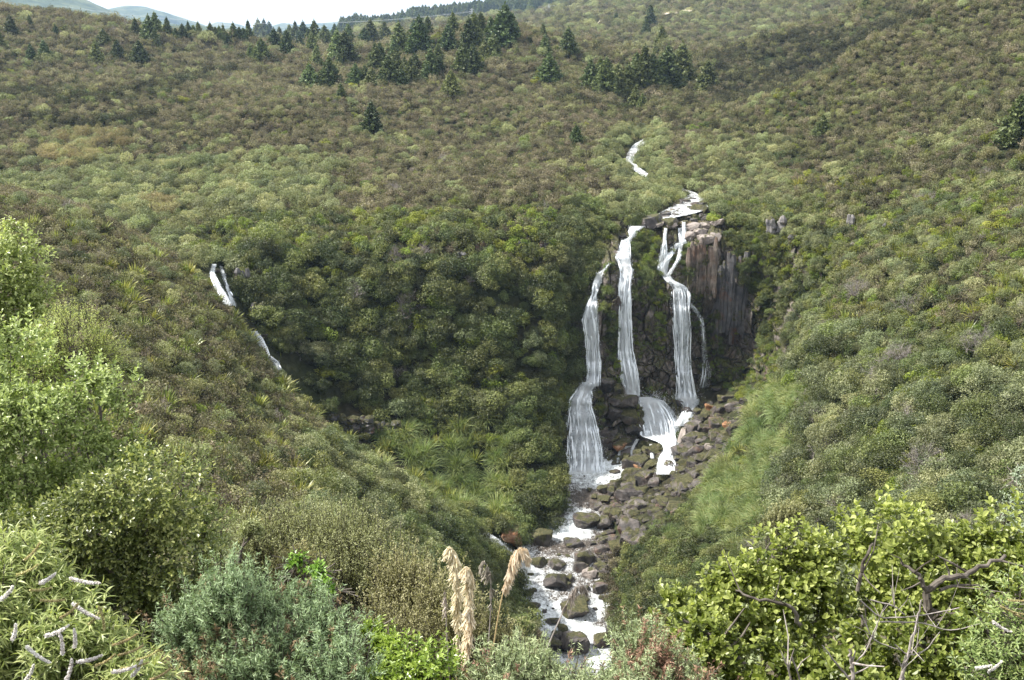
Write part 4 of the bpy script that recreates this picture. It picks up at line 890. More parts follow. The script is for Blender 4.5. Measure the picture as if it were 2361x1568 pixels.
for (wn_, t_), L_ in zn_.items():
    L_.sort(key=lambda r_: r_[0])
    for j, (x, y, w_, h_, t_, i, p) in enumerate(L_):
        d = proj(np.array(p))[2]; o = obj("boulder", RM[t_][i % 4]); sx = w_ * d / FPX * 0.62; sz_ = h_ * d / FPX * 0.62 / 0.7
        o.scale = (sx, (sx + sz_) * 0.5, sz_); o.rotation_euler = (rp.uniform(-.2, .2), rp.uniform(-.25, .25), rp.uniform(-.5, .5) + (i % 4) * 1.57 * (abs(w_ - h_) < 3))
        o.location = p - p.normalized() * (sx * 0.15) + Vector((0, 0, sz_ * 0.18))
        ROCKP.append((x, y, sx, sz_, o.location.copy(), t_))
        size = "big " if w_ > 17 else ("small " if w_ < 8 else "")
        tag(o, nth(j, len(L_), size + RK[t_] + " ") + wn_, "boulder", "boulders " + wn_)
# small rubble between the boulders and in the river: countless
rv = Bag(); r = np.random.default_rng(99)
def poly_pts(poly, n):
    P = np.array(poly, float); out = []
    while len(out) < n:
        x = r.uniform(P[:, 0].min(), P[:, 0].max()); y = r.uniform(P[:, 1].min(), P[:, 1].max()); c = False; j = len(P) - 1
        for i in range(len(P)):
            if (P[i, 1] > y) != (P[j, 1] > y) and x < (P[j, 0] - P[i, 0]) * (y - P[i, 1]) / (P[j, 1] - P[i, 1]) + P[i, 0]: c = not c
            j = i
        if c: out.append((x, y))
    return out
rub = []
for t_ in range(3):
    m_ = [MR[0], MR[1], MR[3]][t_]
    rub.append(rock_mesh("rubble_mesh", 500 + t_, [m_]))
    PK['rub%d' % t_] = dict(name="rubble", me=[rub[-1]], H=0.7)
rl = []
for poly, n in (([(690, 405), (745, 395), (738, 440), (722, 475), (700, 500), (672, 500), (676, 470), (690, 440)], 300), ([(608, 478), (650, 470), (690, 480), (660, 505), (640, 520), (612, 512)], 130), ([(600, 432), (645, 436), (670, 460), (640, 472), (604, 466)], 160), ([(600, 505), (640, 500), (690, 500), (665, 528), (645, 545), (606, 548)], 120), ([(595, 535), (622, 540), (616, 575), (600, 600)], 60), ([(560, 540), (600, 540), (605, 600), (560, 650), (540, 600)], 26), ([(520, 555), (560, 545), (545, 640), (530, 600)], 12), ([(640, 224), (715, 224), (705, 204), (690, 196), (664, 212)], 110)):
    for (x, y) in poly_pts(poly, n):
        p = surfw(x, y)
        if p is not None: rl.append(('rub%d' % r.integers(0, 3), 0, p.x, p.y, p.z + 0.05, r.uniform(0, 6), min(2.1, 0.3 * r.lognormal(0, 0.85) + 0.1)))
stuff("rubble", rl)
# rock outcrops on the walls: tight bundles of joined columns
def outcrop(x, y, w_, h_, mat, label, n=5, seed=0):
    r = np.random.default_rng(seed); p = surf(x, y); d = proj(np.array(p))[2]; W_ = w_ * d / FPX; H_ = h_ * d / FPX
    b = Bag()
    for k in range(n):
        cx = (k + 0.5) / n * W_ - W_ / 2; rad = W_ / n * r.uniform(0.55, 1.0); top = H_ * r.uniform(0.3, 0.52); bot = -H_ * r.uniform(0.38, 0.55)
        zz = np.linspace(bot, top, 12); cxx = cx + np.cumsum(r.normal(0, .09, 12)) * rad
        rr = rad * (1 + r.normal(0, 0.16, 12)); rr[-1] *= 0.6; rr[0] *= 0.6
        pts = np.stack([cxx, np.full(12, r.uniform(-0.3, 0.3) * rad), zz], -1)
        tube(b, pts, rr, 6); e = len(b.V[-1])
        b.add(np.concatenate([b.V[-1][-6:], [pts[-1] + [0, 0, rad * 0.2]]]), [(i_, (i_ + 1) % 6, 6) for i_ in range(6)])
    o = obj("rock_outcrop", b.mesh("rock_outcrop", [mat]), loc=p - p.normalized() * min(W_ * 0.3, 1.3)); tag(o, label, "rock outcrop", "rock outcrops on the valley walls")
M_OUT = rock_mat("outcrop_grey", ((0.06, 0.058, 0.06), (0.15, 0.14, 0.14), (0.3, 0.28, 0.27)), 0.1, 0.7, -0.22, 0.2, 0.3)
M_TAN = rock_mat("outcrop_tan", ((0.045, 0.038, 0.033), (0.14, 0.115, 0.098), (0.3, 0.25, 0.21)), 0.4, 0.6, -0.06, 0.3, 0.3)
M_OUTD = rock_mat("outcrop_dark", ((0.03, 0.03, 0.034), (0.075, 0.072, 0.075), (0.16, 0.15, 0.15)), 0.3, 0.6, -0.08, 0.5, 0.3)
outcrop(462, 262, 9, 20, M_OUTD, "dark grey column outcrop, leftmost of those on the forested cliff", 3, 1)
outcrop(482, 248, 13, 16, M_OUTD, "grey rock face under the rim shrubs, second from left", 4, 2)
outcrop(521, 251, 10, 22, M_OUTD, "dark rust stained rock face on the forested cliff", 4, 3)
outcrop(545, 246, 8, 14, M_OUTD, "narrow dark rock face just left of the main falls rim", 3, 4)
outcrop(776, 233, 18, 34, M_OUT, "large pale grey column outcrop right of the main falls", 4, 5)
outcrop(702, 268, 30, 60, M_TAN, "pale tan rock wall just right of the right main fall", 10, 10)
outcrop(730, 296, 34, 96, M_OUTD, "dark grey wet rock wall in the corner right of the falls", 9, 11)
outcrop(746, 325, 20, 66, M_OUTD, "dark brown rock ribs at the right end of the cliff", 3, 12)
outcrop(243, 290, 14, 46, M_OUTD, "dark wet gorge wall right of the small left falls", 4, 13)
outcrop(258, 316, 12, 36, M_OUTD, "lower dark gorge wall under the small left falls", 3, 14)
outcrop(350, 424, 44, 20, M_OUTD, "long dark rock band at the foot of the forested cliff", 8, 15)
outcrop(388, 428, 26, 16, M_OUTD, "short dark rock band right of the long one at the cliff foot", 5, 16)
outcrop(849, 227, 7, 33, M_OUT, "tall thin pale outcrop high on the right slope", 2, 6)
outcrop(856, 247, 9, 9, M_OUT, "small pale block below the thin outcrop on the right", 2, 7)
outcrop(885, 233, 6, 20, M_OUT, "thin grey outcrop, rightmost on the right slope", 2, 8)
outcrop(793, 240, 8, 16, M_OUTD, "dark broken outcrop beside the large pale column outcrop", 3, 9)
# ------------------------------------------------------------------ water
def foam_mat(name, streak=(2.2, 2.2, 0.28), lo=0.38, hi=0.49, tintcol=(0.93, 0.95, 0.97), thin=(0.62, 0.68, 0.74)):
    m = N(name); co = m.coords(streak); a = m.noise(1.0, 7, 0.75, co, 0.8); b = m.noise(4.0, 4, 0.75, co, 0.3)
    t = m.attr("tint")
    s = m.math('ADD', m.math('MULTIPLY', a, 0.6), m.math('MULTIPLY', b, 0.4))
    s = m.math('ADD', s, m.math('MULTIPLY', m.math('SUBTRACT', t, 0.5), 0.42))
    al = m.ramp(s, [(lo, (0, 0, 0)), (hi, (1, 1, 1))])
    col = m.ramp(s, [(lo + 0.05, thin), (hi + 0.14, tintcol)])
    d = m.bsdf(col, 0.6, 0.3, bump=a, bdist=0.4); tr = m.n("BsdfTranslucent"); tr.inputs[0].default_value = (*tintcol, 1)
    mx = m.n("MixShader"); mx.inputs[0].default_value = 0.5; m.l(d, mx.inputs[1]); m.l(tr.outputs[0], mx.inputs[2])
    tp = m.n("BsdfTransparent"); m2 = m.n("MixShader"); m.l(al, m2.inputs[0]); m.l(tp.outputs[0], m2.inputs[1]); m.l(mx.outputs[0], m2.inputs[2])
    return m.done(m2.outputs[0])
M_FALL = foam_mat("falling_water"); M_SPRAY = N("spray_drops"); 
M_SPRAY = M_SPRAY.done(M_SPRAY.bsdf((0.82, 0.87, 0.92), 0.5, 0.3))
def sheet(bag, rows, lift, dens, seed, bulge=0.35, nu=14, step=0.9, surface=surf, mono=True, edge=0.55):
    """rows (xl, xr, y[, density]) traced down a fall; the sheet follows the rock a little in front of it"""
    rows = [tuple(r_) + ((dens,) if len(r_) < 4 else ()) for r_ in rows]
    R_ = np.array(rows, float); ys = np.arange(R_[0, 2], R_[-1, 2] + step * 0.5, step)
    xl = np.interp(ys, R_[:, 2], R_[:, 0]); xr_ = np.interp(ys, R_[:, 2], R_[:, 1]); dn = np.interp(ys, R_[:, 2], R_[:, 3])
    D = np.zeros(len(ys))
    for i, y in enumerate(ys):
        v = []
        for f in (0.1, 0.3, 0.5, 0.7, 0.9):
            p = surface(xl[i] + (xr_[i] - xl[i]) * f, y)
            if p is not None: v.append(p.y)
        D[i] = np.percentile(v, 25) if v else (D[i - 1] if i else 180)
    k = np.ones(7) / 7; D = np.convolve(np.pad(D, 3, mode='edge'), k, 'valid')
    if mono: D = np.minimum.accumulate(D)
    r = np.random.default_rng(seed); uu = np.linspace(0, 1, nu)
    wob = np.cumsum(r.normal(0, 0.25, len(ys))) * 0.12
    X = xl[:, None] + (xr_ - xl)[:, None] * uu[None]; Yp = np.repeat(ys[:, None], nu, 1)
    prof = 1 - (2 * uu - 1) ** 2
    n_ = noise3(np.stack([X.ravel() * 0.16, Yp.ravel() * 0.03, X.ravel() * 0 + seed], -1), 0.45, seed, 3).reshape(X.shape)
    Yw = D[:, None] - lift - bulge * prof[None] - n_ * 0.45
    zz = -np.tan(PITCH + np.arctan((Yp - 340) / FPX)) * Yw; xx = (X - 512) / FPX * (Yw * CP - zz * SP)
    V = np.stack([xx, Yw, zz], -1).reshape(-1, 3); a_, b_ = X.shape; ii = np.arange(a_ * b_).reshape(a_, b_)
    F = np.stack([ii[:-1, :-1], ii[1:, :-1], ii[1:, 1:], ii[:-1, 1:]], -1).reshape(-1, 4)
    ed = 1 - np.abs(2 * uu - 1) ** 3 * edge
    tint = (dn[:, None] * ed[None]).ravel()
    bag.add(V, F, tint, 0)
    return (xl, xr_, ys, D, dn)
def strands(bag, info, n, seed, lift=0.7):
    xl, xr_, ys, D, dn = info; r = np.random.default_rng(seed); m = len(ys)
    if m < 6: return
    for k in range(n):
        i0 = r.integers(0, m - 4); ln = int(np.clip(r.exponential(0.22) * m, 5, m - i0 - 1)); i1 = min(m - 1, i0 + ln)
        if i1 - i0 < 4: continue
        ii = np.unique(np.linspace(i0, i1, max(4, (i1 - i0) // 2)).astype(int)); f = r.uniform(-0.03, 1.03)
        if r.uniform() > dn[i0] + 0.35: continue
        x = xl[ii] + (xr_[ii] - xl[ii]) * f + np.cumsum(r.normal(0, 0.12, len(ii))); y = ys[ii]; Yw = D[ii] - lift - r.uniform(0, 0.7) - 0.25 * np.sin(np.linspace(0, 3.1, len(ii)))
        zz = -np.tan(PITCH + np.arctan((y - 340) / FPX)) * Yw; xx = (x - 512) / FPX * (Yw * CP - zz * SP)
        t_ = np.linspace(0, 1, len(ii)); w_ = r.uniform(0.03, 0.12) * (np.sin(np.pi * np.clip(t_ * 0.93 + 0.05, 0, 1)) + 0.1)
        P = np.stack([xx, Yw, zz], -1); V = np.stack([P - np.stack([w_, w_ * 0, w_ * 0], -1), P + np.stack([w_ * 0, -w_ * .7, w_ * 0], -1), P + np.stack([w_, w_ * 0, w_ * 0], -1)], 1).reshape(-1, 3)
        j = np.arange(len(ii) - 1)[:, None] * 3; F = np.concatenate([j + [0, 1, 4, 3], j + [1, 2, 5, 4]]); bag.add(V, F, 0.7, 1)
def droplets(bag, info, n, seed, spread=1.0, size=0.12, lift=0.8):
    xl, xr_, ys, D, dn = info; r = np.random.default_rng(seed); i = r.integers(0, len(ys), n)
    side = r.uniform(size=n); f = np.where(side < 0.5, r.normal(0.5, 0.33, n), np.where(side < 0.75, r.normal(0, 0.07, n), r.normal(1, 0.07, n)))
    x = xl[i] + (xr_[i] - xl[i]) * f; y = ys[i] + r.normal(0, 1, n); Yw = D[i] - lift - np.abs(r.normal(0, 0.5 * spread, n))
    zz = -np.tan(PITCH + np.arctan((y - 340) / FPX)) * Yw; xx = (x - 512) / FPX * (Yw * CP - zz * SP)
    P = np.stack([xx, Yw, zz], -1); V, F = rhombs(P, r.normal(size=(n, 3)) + [0, -1, 0.3], size, 0.45, r, d=np.tile([0, 0, 1.], (n, 1)), dw=0.6)
    bag.add(V, F, 0.7, 1)
def splash(bag, cx, cy, rx, ry, n, seed, up=1.5, size=0.13):
    r = np.random.default_rng(seed); P = []
    for k in range(n):
        x = cx + r.normal(0, rx * 0.5); y = cy + r.normal(0, ry * 0.4); p = surf(x, y)
        if p is None: continue
        P.append((p.x, p.y - 0.4, p.z + abs(r.normal(0, up * 0.5)) + 0.1))
    P = np.array(P); V, F = rhombs(P, r.normal(size=P.shape), size, 0.6, r); bag.add(V, F, 0.7, 1)
def fall(name, sheets, label, drops=600, splashes=(), seed=0, lift=0.35):
    b = Bag(); inf = []
    for k, rows in enumerate(sheets):
        rows = [(a_ - 0.5, c_ + 0.5, y_, (e_[0] if e_ else 0.62) + 0.02) for a_, c_, y_, *e_ in rows]; inf.append(sheet(b, rows, lift, 0.62, seed + k)); inf.append(sheet(b, [(a_ - 0.6, c_ + 0.6) + tuple(e_) for a_, c_, *e_ in rows], lift + 0.35, 0.42, seed + 40 + k, bulge=0.5, edge=0.8))
    tot = sum(len(i_[2]) for i_ in inf[::2])
    for k, i_ in enumerate(inf[::2]): strands(b, i_, int(len(i_[2]) * np.mean(i_[1] - i_[0]) * 0.045), seed + 300 + k)
    for k, i_ in enumerate(inf[::2]): droplets(b, i_, int(drops * len(i_[2]) / tot), seed + 80 + k)
    for k, s_ in enumerate(splashes): splash(b, *s_, seed + 200 + k)
    o = obj(name, b.mesh(name, [M_FALL, M_SPRAY], smooth=True)); tag(o, label, "waterfall", "waterfalls of the valley" if name == "waterfall" else None); return o
fall("waterfall", [[(597, 603.5, 273, .55), (593, 599.5, 285, .6), (592, 596.5, 294, .6), (587, 596.5, 305, .6), (582.5, 598, 320, .6), (585, 598.7, 335), (586.4, 599, 350), (587.7, 599.5, 364), (587.7, 599, 377), (584, 598.7, 386.6)],
                   [(583, 599, 382, .65), (576, 592, 391, .68), (569, 591, 400, .66), (568, 592, 408, .6), (568, 596, 421, .56), (567, 599, 434, .55), (566.7, 603, 451, .55), (567, 603, 466, .6), (566, 604, 473, .75)],
                   [(609, 610, 263, .2), (605, 606, 268, .3), (599, 602, 273, .5)]],
     "left main fall, narrow above and fanning wide over a ledge into the pool", 2200, [(585, 468, 22, 6, 900, ), (578, 392, 10, 4, 250)], 11)
fall("waterfall", [[(630.5, 646, 226, .7), (629, 637, 231, .7), (630, 634, 237, .62), (622.5, 629.5, 241, .6)], [(622, 629.5, 240, .6), (618, 630, 249, .55), (614, 630, 257, .55), (619, 631, 266, .7), (620, 633, 270, .9), (620, 631.5, 277, .62), (619.3, 630.2, 288, .62), (619.7, 630.2, 318, .6), (619, 632, 350, .6), (619.5, 635, 365, .6), (620.5, 637, 373, .62), (623.5, 638, 384, .66), (625.5, 639, 396, .72)]],
     "middle main fall, tallest unbroken white column between two mossy buttresses", 2200, [(634, 397, 9, 4, 450)], 21)
fall("waterfall", [[(665, 666.5, 228, .55), (663.5, 665.5, 241, .5), (658.7, 667.5, 262, .4), (657, 667.5, 270, .5)], [(678.8, 680.5, 228, .5), (679.5, 682, 242, .5)], [(683, 684.5, 222, .6), (682, 686.5, 241, .55), (680, 686, 244, .7)],
                   [(676, 686, 243, .7), (671.5, 677, 247.5, .6), (664, 669, 261, .62), (659, 666.5, 270, .62), (660, 667, 275, .65)], [(679, 682, 245, .6), (678.5, 681.5, 253, .5), (676.5, 679.5, 260, .5), (674.5, 676.5, 264, .5), (667, 669.5, 275.5, .5)],
                   [(662, 669, 274, .66), (665, 673, 280, .66), (671, 683, 285, .62), (672, 687, 288, .52), (672, 690, 297, .45), (672.8, 689, 309, .45), (673.7, 690.3, 326, .5), (675, 690, 344, .48), (675, 690, 355, .5), (676, 691, 372, .52), (677, 694, 390, .58), (676, 696, 399, .75)],
                   [(687, 690, 303, .3), (692.5, 696, 309, .3), (700, 702.5, 318, .24), (702, 704.5, 331, .2), (703, 705.5, 350, .16), (703.5, 707, 362, .2), (703, 711, 374, .2), (700, 707, 388, .2)]],
     "right main fall, split into thin strands above and a lacy veil below", 2600, [(686, 398, 13, 4, 600), (704, 380, 7, 8, 160)], 31)
fall("waterfall", [[(637.7, 652, 397, .75), (637.7, 664, 401, .72), (637.7, 673, 411, .66), (639, 679, 422, .62), (641, 680, 430, .62), (642, 680, 436, .8), (655, 679, 440, .78), (663, 677, 444, .72), (665, 675.5, 450, .7), (660, 674, 457, .75), (658, 676, 466, .8), (657, 677, 474, .8)],
                   [(676, 699, 399, .7), (683, 698, 404, .55), (684, 693, 410, .55), (680, 692, 416, .6), (677, 690, 421, .66), (674, 684, 426, .7)]],
     "broad white cascade pouring from the plunge pools down between the boulders", 1700, [(655, 400, 12, 4, 500), (662, 434, 14, 4, 450), (667, 470, 9, 4, 350)], 51)
fall("small_cascade", [[(637, 639, 439, .6), (632.5, 634.5, 446, .6), (631.3, 633, 450, .55), (630, 632, 465, .55)], [(624, 633, 446, .35), (619, 620.5, 451, .5), (616, 618, 464, .5)], [(623, 624.2, 452, .5), (621.5, 623, 465, .45)], [(650, 651.2, 444, .6), (651.5, 653.5, 458, .55)]],
     "three thin trickles over mossy blocks left of the broad cascade", 160, [], 61, 0.9)
fall("waterfall", [[(213, 216, 264, .55), (210, 214, 272, .55), (212, 217, 280, .62), (215, 222, 288, .66), (220, 227, 296, .68), (225, 232, 305, .66)], [(220, 222, 266, .4), (223, 226, 278, .4), (227, 229, 290, .4), (230, 234, 300, .45), (233, 236, 306, .4)],
                   [(250, 256, 331, .6), (256, 262, 338, .66), (260, 266, 346, .66), (264, 269, 355, .5), (271, 278, 362, .55), (276, 282, 370, .4)]],
     "small stepped fall half hidden in the dark gorge on the left", 500, [], 71)

# river surface of the lower valley and of the upper stream
def river_mat():
    m = N("river_water"); co = m.coords((1, 1, 1)); t = m.attr("tint")
    a = m.noise(0.42, 7, 0.72, co, 1.5); b = m.noise(1.5, 6, 0.72, co, 1.0)
    s = m.math('ADD', m.math('MULTIPLY', a, 0.55), m.math('MULTIPLY', b, 0.45))
    f = m.math('ADD', s, m.math('MULTIPLY', m.math('SUBTRACT', t, 0.5), 0.5))
    ln = m.noise(1.0, 6, 0.7, m.coords((2.4, 0.9, 1)), 2.0); f = m.math('ADD', m.math('MULTIPLY', f, 0.6), m.math('MULTIPLY', m.math('ADD', ln, m.math('MULTIPLY', m.math('SUBTRACT', t, 0.5), 0.35)), 0.4))
    fm = m.ramp(f, [(0.45, (0, 0, 0)), (0.52, (0.45, 0.45, 0.45)), (0.62, (1, 1, 1))])
    bed = m.ramp(b, [(0.35, (0.03, 0.024, 0.019)), (0.5, (0.07, 0.056, 0.045)), (0.68, (0.14, 0.115, 0.095))])
    wat = m.bsdf(bed, 0.22, 0.5, bump=s, bdist=0.5)
    fo = m.bsdf(m.ramp(b, [(0.35, (0.3, 0.32, 0.33)), (0.5, (0.62, 0.66, 0.68)), (0.62, (0.82, 0.86, 0.9))]), 0.6, 0.2, bump=s, bdist=0.5)
    mx = m.n("MixShader"); m.l(fm, mx.inputs[0]); m.l(wat, mx.inputs[1]); m.l(fo, mx.inputs[2]); return m.done(mx.outputs[0])
M_RIVER = river_mat()
FOAM = [(590, 468, 30, 8, .95), (622, 474, 22, 6, .65), (590, 484, 14, 6, .7), (655, 474, 30, 5, .7), (600, 497, 20, 9, .12), (598, 512, 12, 6, .45), (580, 520, 9, 8, .95), (565, 530, 12, 6, .95), (575, 536, 12, 5, .8), (585, 548, 30, 8, .3), (612, 560, 12, 20, .2), (520, 566, 14, 14, .95), (545, 560, 16, 8, .35), (563, 566, 18, 8, .55), (595, 562, 14, 8, .45), (575, 578, 30, 8, .42), (540, 590, 14, 8, .6), (560, 598, 14, 6, .4), (605, 598, 9, 14, .8), (545, 612, 14, 12, .95), (570, 622, 16, 6, .75), (610, 615, 8, 6, .5), (585, 630, 26, 8, .95), (600, 625, 10, 5, .25), (590, 655, 40, 12, .8), (560, 650, 30, 8, .5)]
V, T_ = [], []
Xs = np.arange(480, 700, 1.5); Ysr = np.concatenate([np.arange(108, 178, 0.45)])
GXr, GYr = np.meshgrid(Xs, Ysr, indexing='ij'); zr0 = zw(GYr)
P = np.stack([(GXr - 512) / FPX * (GYr * CP - zr0 * SP), GYr, zr0], -1).reshape(-1, 3)
pj_ = proj(P); wt = np.full(len(P), 0.25); ac = np.full(len(P), 0.25 * 0.45)
for (x, y, rx, ry, a_) in FOAM:
    g = np.exp(-(((pj_[:, 0] - x) / rx) ** 2 + ((pj_[:, 1] - y) / ry) ** 2)); wt += g; ac += g * a_
T_ = ac / wt
P[:, 2] += noise3(P * [1, 1, 0], 3.2, 31, 4) * 0.34 + noise3(P * [1, 1, 0], 0.9, 32, 2) * 0.1 * (0.5 + T_)
a_, b_ = GXr.shape; ii = np.arange(a_ * b_).reshape(a_, b_); F = np.stack([ii[:-1, :-1], ii[1:, :-1], ii[1:, 1:], ii[:-1, 1:]], -1).reshape(-1, 4)
# keep the water inside its channel
pm = pj_[:, 0]; yy = pj_[:, 1]
LFT = np.interp(yy, [462, 478, 495, 510, 522, 535, 550, 575, 600, 620, 640, 690], [562, 564, 566, 556, 540, 495, 490, 500, 510, 520, 530, 540])
RGT = np.interp(yy, [462, 478, 495, 510, 522, 535, 550, 575, 600, 620, 640, 690], [690, 690, 660, 650, 640, 630, 625, 618, 614, 618, 622, 630])
ok = (pm > LFT) & (pm < RGT); F = F[ok[F].all(1)]
rv_ = obj("river", mesh_np("river", P, F, [M_RIVER], T_, smooth=True)); tag(rv_, kind="structure")
# small left stream joining
b = Bag()
inf = sheet(b, [(470, 476, 526, .7), (475, 486, 531, .75), (484, 498, 538, .72), (492, 508, 547, .6), (500, 520, 556, .75), (508, 534, 566, .85), (512, 540, 573, .85)], 0.3, 0.7, 91, bulge=0.2, mono=False, step=0.6)
droplets(b, inf, 250, 92, size=0.1)
sj = obj("stream", b.mesh("stream", [M_FALL, M_SPRAY], smooth=True)); tag(sj, kind="structure")
# upper stream
V, T_, rows = [], [], []
S_ = np.array([(604, 228, 4), (618, 226, 5), (634, 224, 6), (650, 222, 8), (668, 217, 13), (688, 211, 17), (697, 203, 12), (692, 196, 7), (676, 189, 5), (658, 184, 4), (649, 179, 4), (640, 173, 4.5), (631, 166, 4), (630, 158, 4), (634, 151, 4.5), (641, 144, 5), (656, 137, 4), (672, 134, 4)], float)
for i in range(len(S_) - 1):
    for f in np.linspace(0, 1, 8, endpoint=False): rows.append(S_[i] * (1 - f) + S_[i + 1] * f)
rows = np.array(rows)
cen_ = []
for (x, y, w_) in rows:
    p = hit(x, max(y, 133)); cen_.append(p if p is not None else cen_[-1])
cen_ = np.array([tuple(c) for c in cen_]); k = np.ones(9) / 9
cs = np.stack([np.convolve(np.pad(cen_[:, j], 4, mode='edge'), k, 'valid') for j in range(3)], -1)
tg = unit(np.gradient(cs, axis=0) * [1, 1, 0]); sd_ = np.stack([-tg[:, 1], tg[:, 0], tg[:, 0] * 0], -1)
wd = rows[:, 2] * cs[:, 1] / FPX * 1.1; nu = 13; vv = np.linspace(-1, 1, nu)
P = cs[:, None] + sd_[:, None] * wd[:, None, None] * vv[None, :, None]; P[..., 2] += 0.35
P = P.reshape(-1, 3); P[:, 2] += noise3(P, 1.5, 5, 3) * 0.12
a_, b_ = len(cs), nu; ii = np.arange(a_ * b_).reshape(a_, b_); F = np.stack([ii[:-1, :-1], ii[1:, :-1], ii[1:, 1:], ii[:-1, 1:]], -1).reshape(-1, 4)
us = obj("river", mesh_np("upper_river", P, F, [M_RIVER], 0.56 + 0.25 * noise3(P, 9.0, 3, 2), smooth=True)); tag(us, kind="structure")

# ------------------------------------------------------------------ power line and tracks on the far hills
M_STEEL = N("galvanised_steel"); M_STEEL = M_STEEL.done(M_STEEL.bsdf((0.45, 0.47, 0.5), 0.5, 0.5))
def pylon(x, y, hpx, label):
    p = np.array(anyhit(x, y)); H_ = hpx * proj(p)[2] / FPX; root = obj("pylon", None, loc=p)
    b = Bag(); W_ = H_ * 0.11; r0 = H_ * 0.008
    for lv in range(9):
        f0, f1 = lv / 9, (lv + 1) / 9; w0, w1 = W_ * (1 - f0 * .85), W_ * (1 - f1 * .85)
        c0 = [(-w0, -w0), (w0, -w0), (w0, w0), (-w0, w0)]; c1 = [(-w1, -w1), (w1, -w1), (w1, w1), (-w1, w1)]
        for i in range(4):
            tube(b, [(*c0[i], H_ * f0), (*c1[i], H_ * f1)], r0, 4); tube(b, [(*c0[i], H_ * f0), (*c1[(i + 1) % 4], H_ * f1)], r0 * .6, 3); tube(b, [(*c0[(i + 1) % 4], H_ * f0), (*c1[i], H_ * f1)], r0 * .6, 3)
    obj("tower", b.mesh("tower", [M_STEEL]), root)
    for zf, wf in ((0.68, .2), (0.8, .17), (0.92, .14)):
        a = Bag(); tube(a, [(-H_ * wf, 0, H_ * zf), (0, 0, H_ * (zf + .03)), (H_ * wf, 0, H_ * zf)], r0, 4); tube(a, [(-H_ * wf, 0, H_ * zf), (H_ * wf, 0, H_ * zf)], r0 * .7, 3); obj("cross_arm", a.mesh("cross_arm", [M_STEEL]), root)
    tag(root, label, "pylon", "pylons of the power line"); return p + [0, 0, H_ * 0.8], H_
pa, ha = pylon(472, 24, 15, "steel lattice pylon behind the middle pine stand")
pb, hb2 = pylon(549, 13, 9, "small distant steel pylon on the skyline right of the plantation")
b = Bag()
for off in (-0.17, 0.17):
    for q0, q1 in ((pa + [-420, 60, 6], pa), (pa, pb), (pb, pb + [700, -150, 40])):
        u_ = np.linspace(0, 1, 20)[:, None]; L_ = q0 * (1 - u_) + q1 * u_ + np.array([0, 0, -14.0]) * (4 * u_ * (1 - u_)) + [off * ha, 0, 0]; tube(b, L_, 0.06, 3)
tag(obj("power_cable", b.mesh("power_cable", [M_STEEL])), "thin sagging power cables between the steel pylons", "cable")
M_DIRT = N("pale_dirt"); _c = M_DIRT.ramp(M_DIRT.noise(0.2, 5, 0.7, M_DIRT.coords()), [(0.35, (0.3, 0.26, 0.19)), (0.65, (0.48, 0.42, 0.34))]); M_DIRT = M_DIRT.done(M_DIRT.bsdf(_c, 0.95, 0.05))
for pts, w_ in (([(662, 17), (668, 15.5), (676, 15), (684, 13.5), (692, 13)], 1.0), ([(594, 28), (598, 26), (600, 23)], 0.6), ([(445, 33), (447, 30), (448, 28)], 0.6)):
    V_ = []; 
    xs_ = np.linspace(0, len(pts) - 1, 26); P_ = np.array(pts, float)
    for t_ in xs_:
        i_ = min(int(t_), len(pts) - 2); c_ = P_[i_] * (1 - (t_ - i_)) + P_[i_ + 1] * (t_ - i_); wv = w_ * (0.6 + 0.6 * abs(math.sin(t_ * 2.3)))
        for s_ in (-1, 1):
            p = anyhit(c_[0], c_[1] + s_ * wv)
            if p is None: p = Vector(V_[-1]) - Vector((0, 0, 2.2)) if V_ else world(c_[0], c_[1], 900)
            V_.append(tuple(p + Vector((0, 0, 2.2))))
    tr_ = obj("path", mesh_np("path", V_, [(2 * k, 2 * k + 1, 2 * k + 3, 2 * k + 2) for k in range(25)], [M_DIRT])); tag(tr_, kind="structure")
# ------------------------------------------------------------------ individuals and the uncounted rest
LOOK = dict(scrub="brown wispy manuka bush", scrubg="olive wispy manuka bush", pale="pale rounded shrub", greyt="grey green round tree", scrubd="dark wispy manuka bush",
            tree="dark dense tree", yg="yellow green shrub", green="mid green shrub", straw="straw coloured shrub",
            flax="yellow green flax clump", tuss="drooping toetoe clump", dry="dry grass clump", dead="bleached leafless shrub")
CATN = dict(scrub="bush", scrubd="bush", scrubg="bush", pale="shrub", greyt="tree", tree="tree", yg="shrub", green="shrub", straw="shrub", flax="flax", tuss="grass clump", dry="grass clump", dead="dead shrub")
def where(x, y, Y):
    if Y < 152 and x < 530: return "on near left slope"
    if Y > 206:
        if x < 330: return "above the small left falls" if y > 150 else "on upper left moor"
        if x < 700: return "beside the upper stream" if (x > 600 and y > 120) else "on the middle moor"
        return "on long right hillside"
    if Y > 182 and x < 590: return "on forested cliff rim"
    if x < 525 and y > 430: return "on spur below forested cliff"
    if x < 590: return "on forested cliff" if y < 430 else "beside left fall foot"
    if x < 760 and y > 520: return "on right river bank"
    if y > 385 and x < 800: return "on grassy right slope"
    if x < 735 and Y > 172: return "on rock between the falls"
    if x > 760 and y < 300: return "on upper right slope"
    return "on wooded right slope"
NUM = ["first", "second", "third", "fourth", "fifth", "sixth", "seventh", "eighth", "ninth", "tenth", "eleventh", "twelfth", "thirteenth", "fourteenth", "fifteenth", "sixteenth", "seventeenth", "eighteenth", "nineteenth", "twentieth"]
LIM = dict(scrub=140, scrubg=100, scrubd=50, pale=270, greyt=170, tree=130, yg=110, green=180, straw=60, flax=230, tuss=230, dry=80, dead=40)
rest = []
order = np.argsort(-hpx); used = {k: 0 for k in LIM}
made = {}
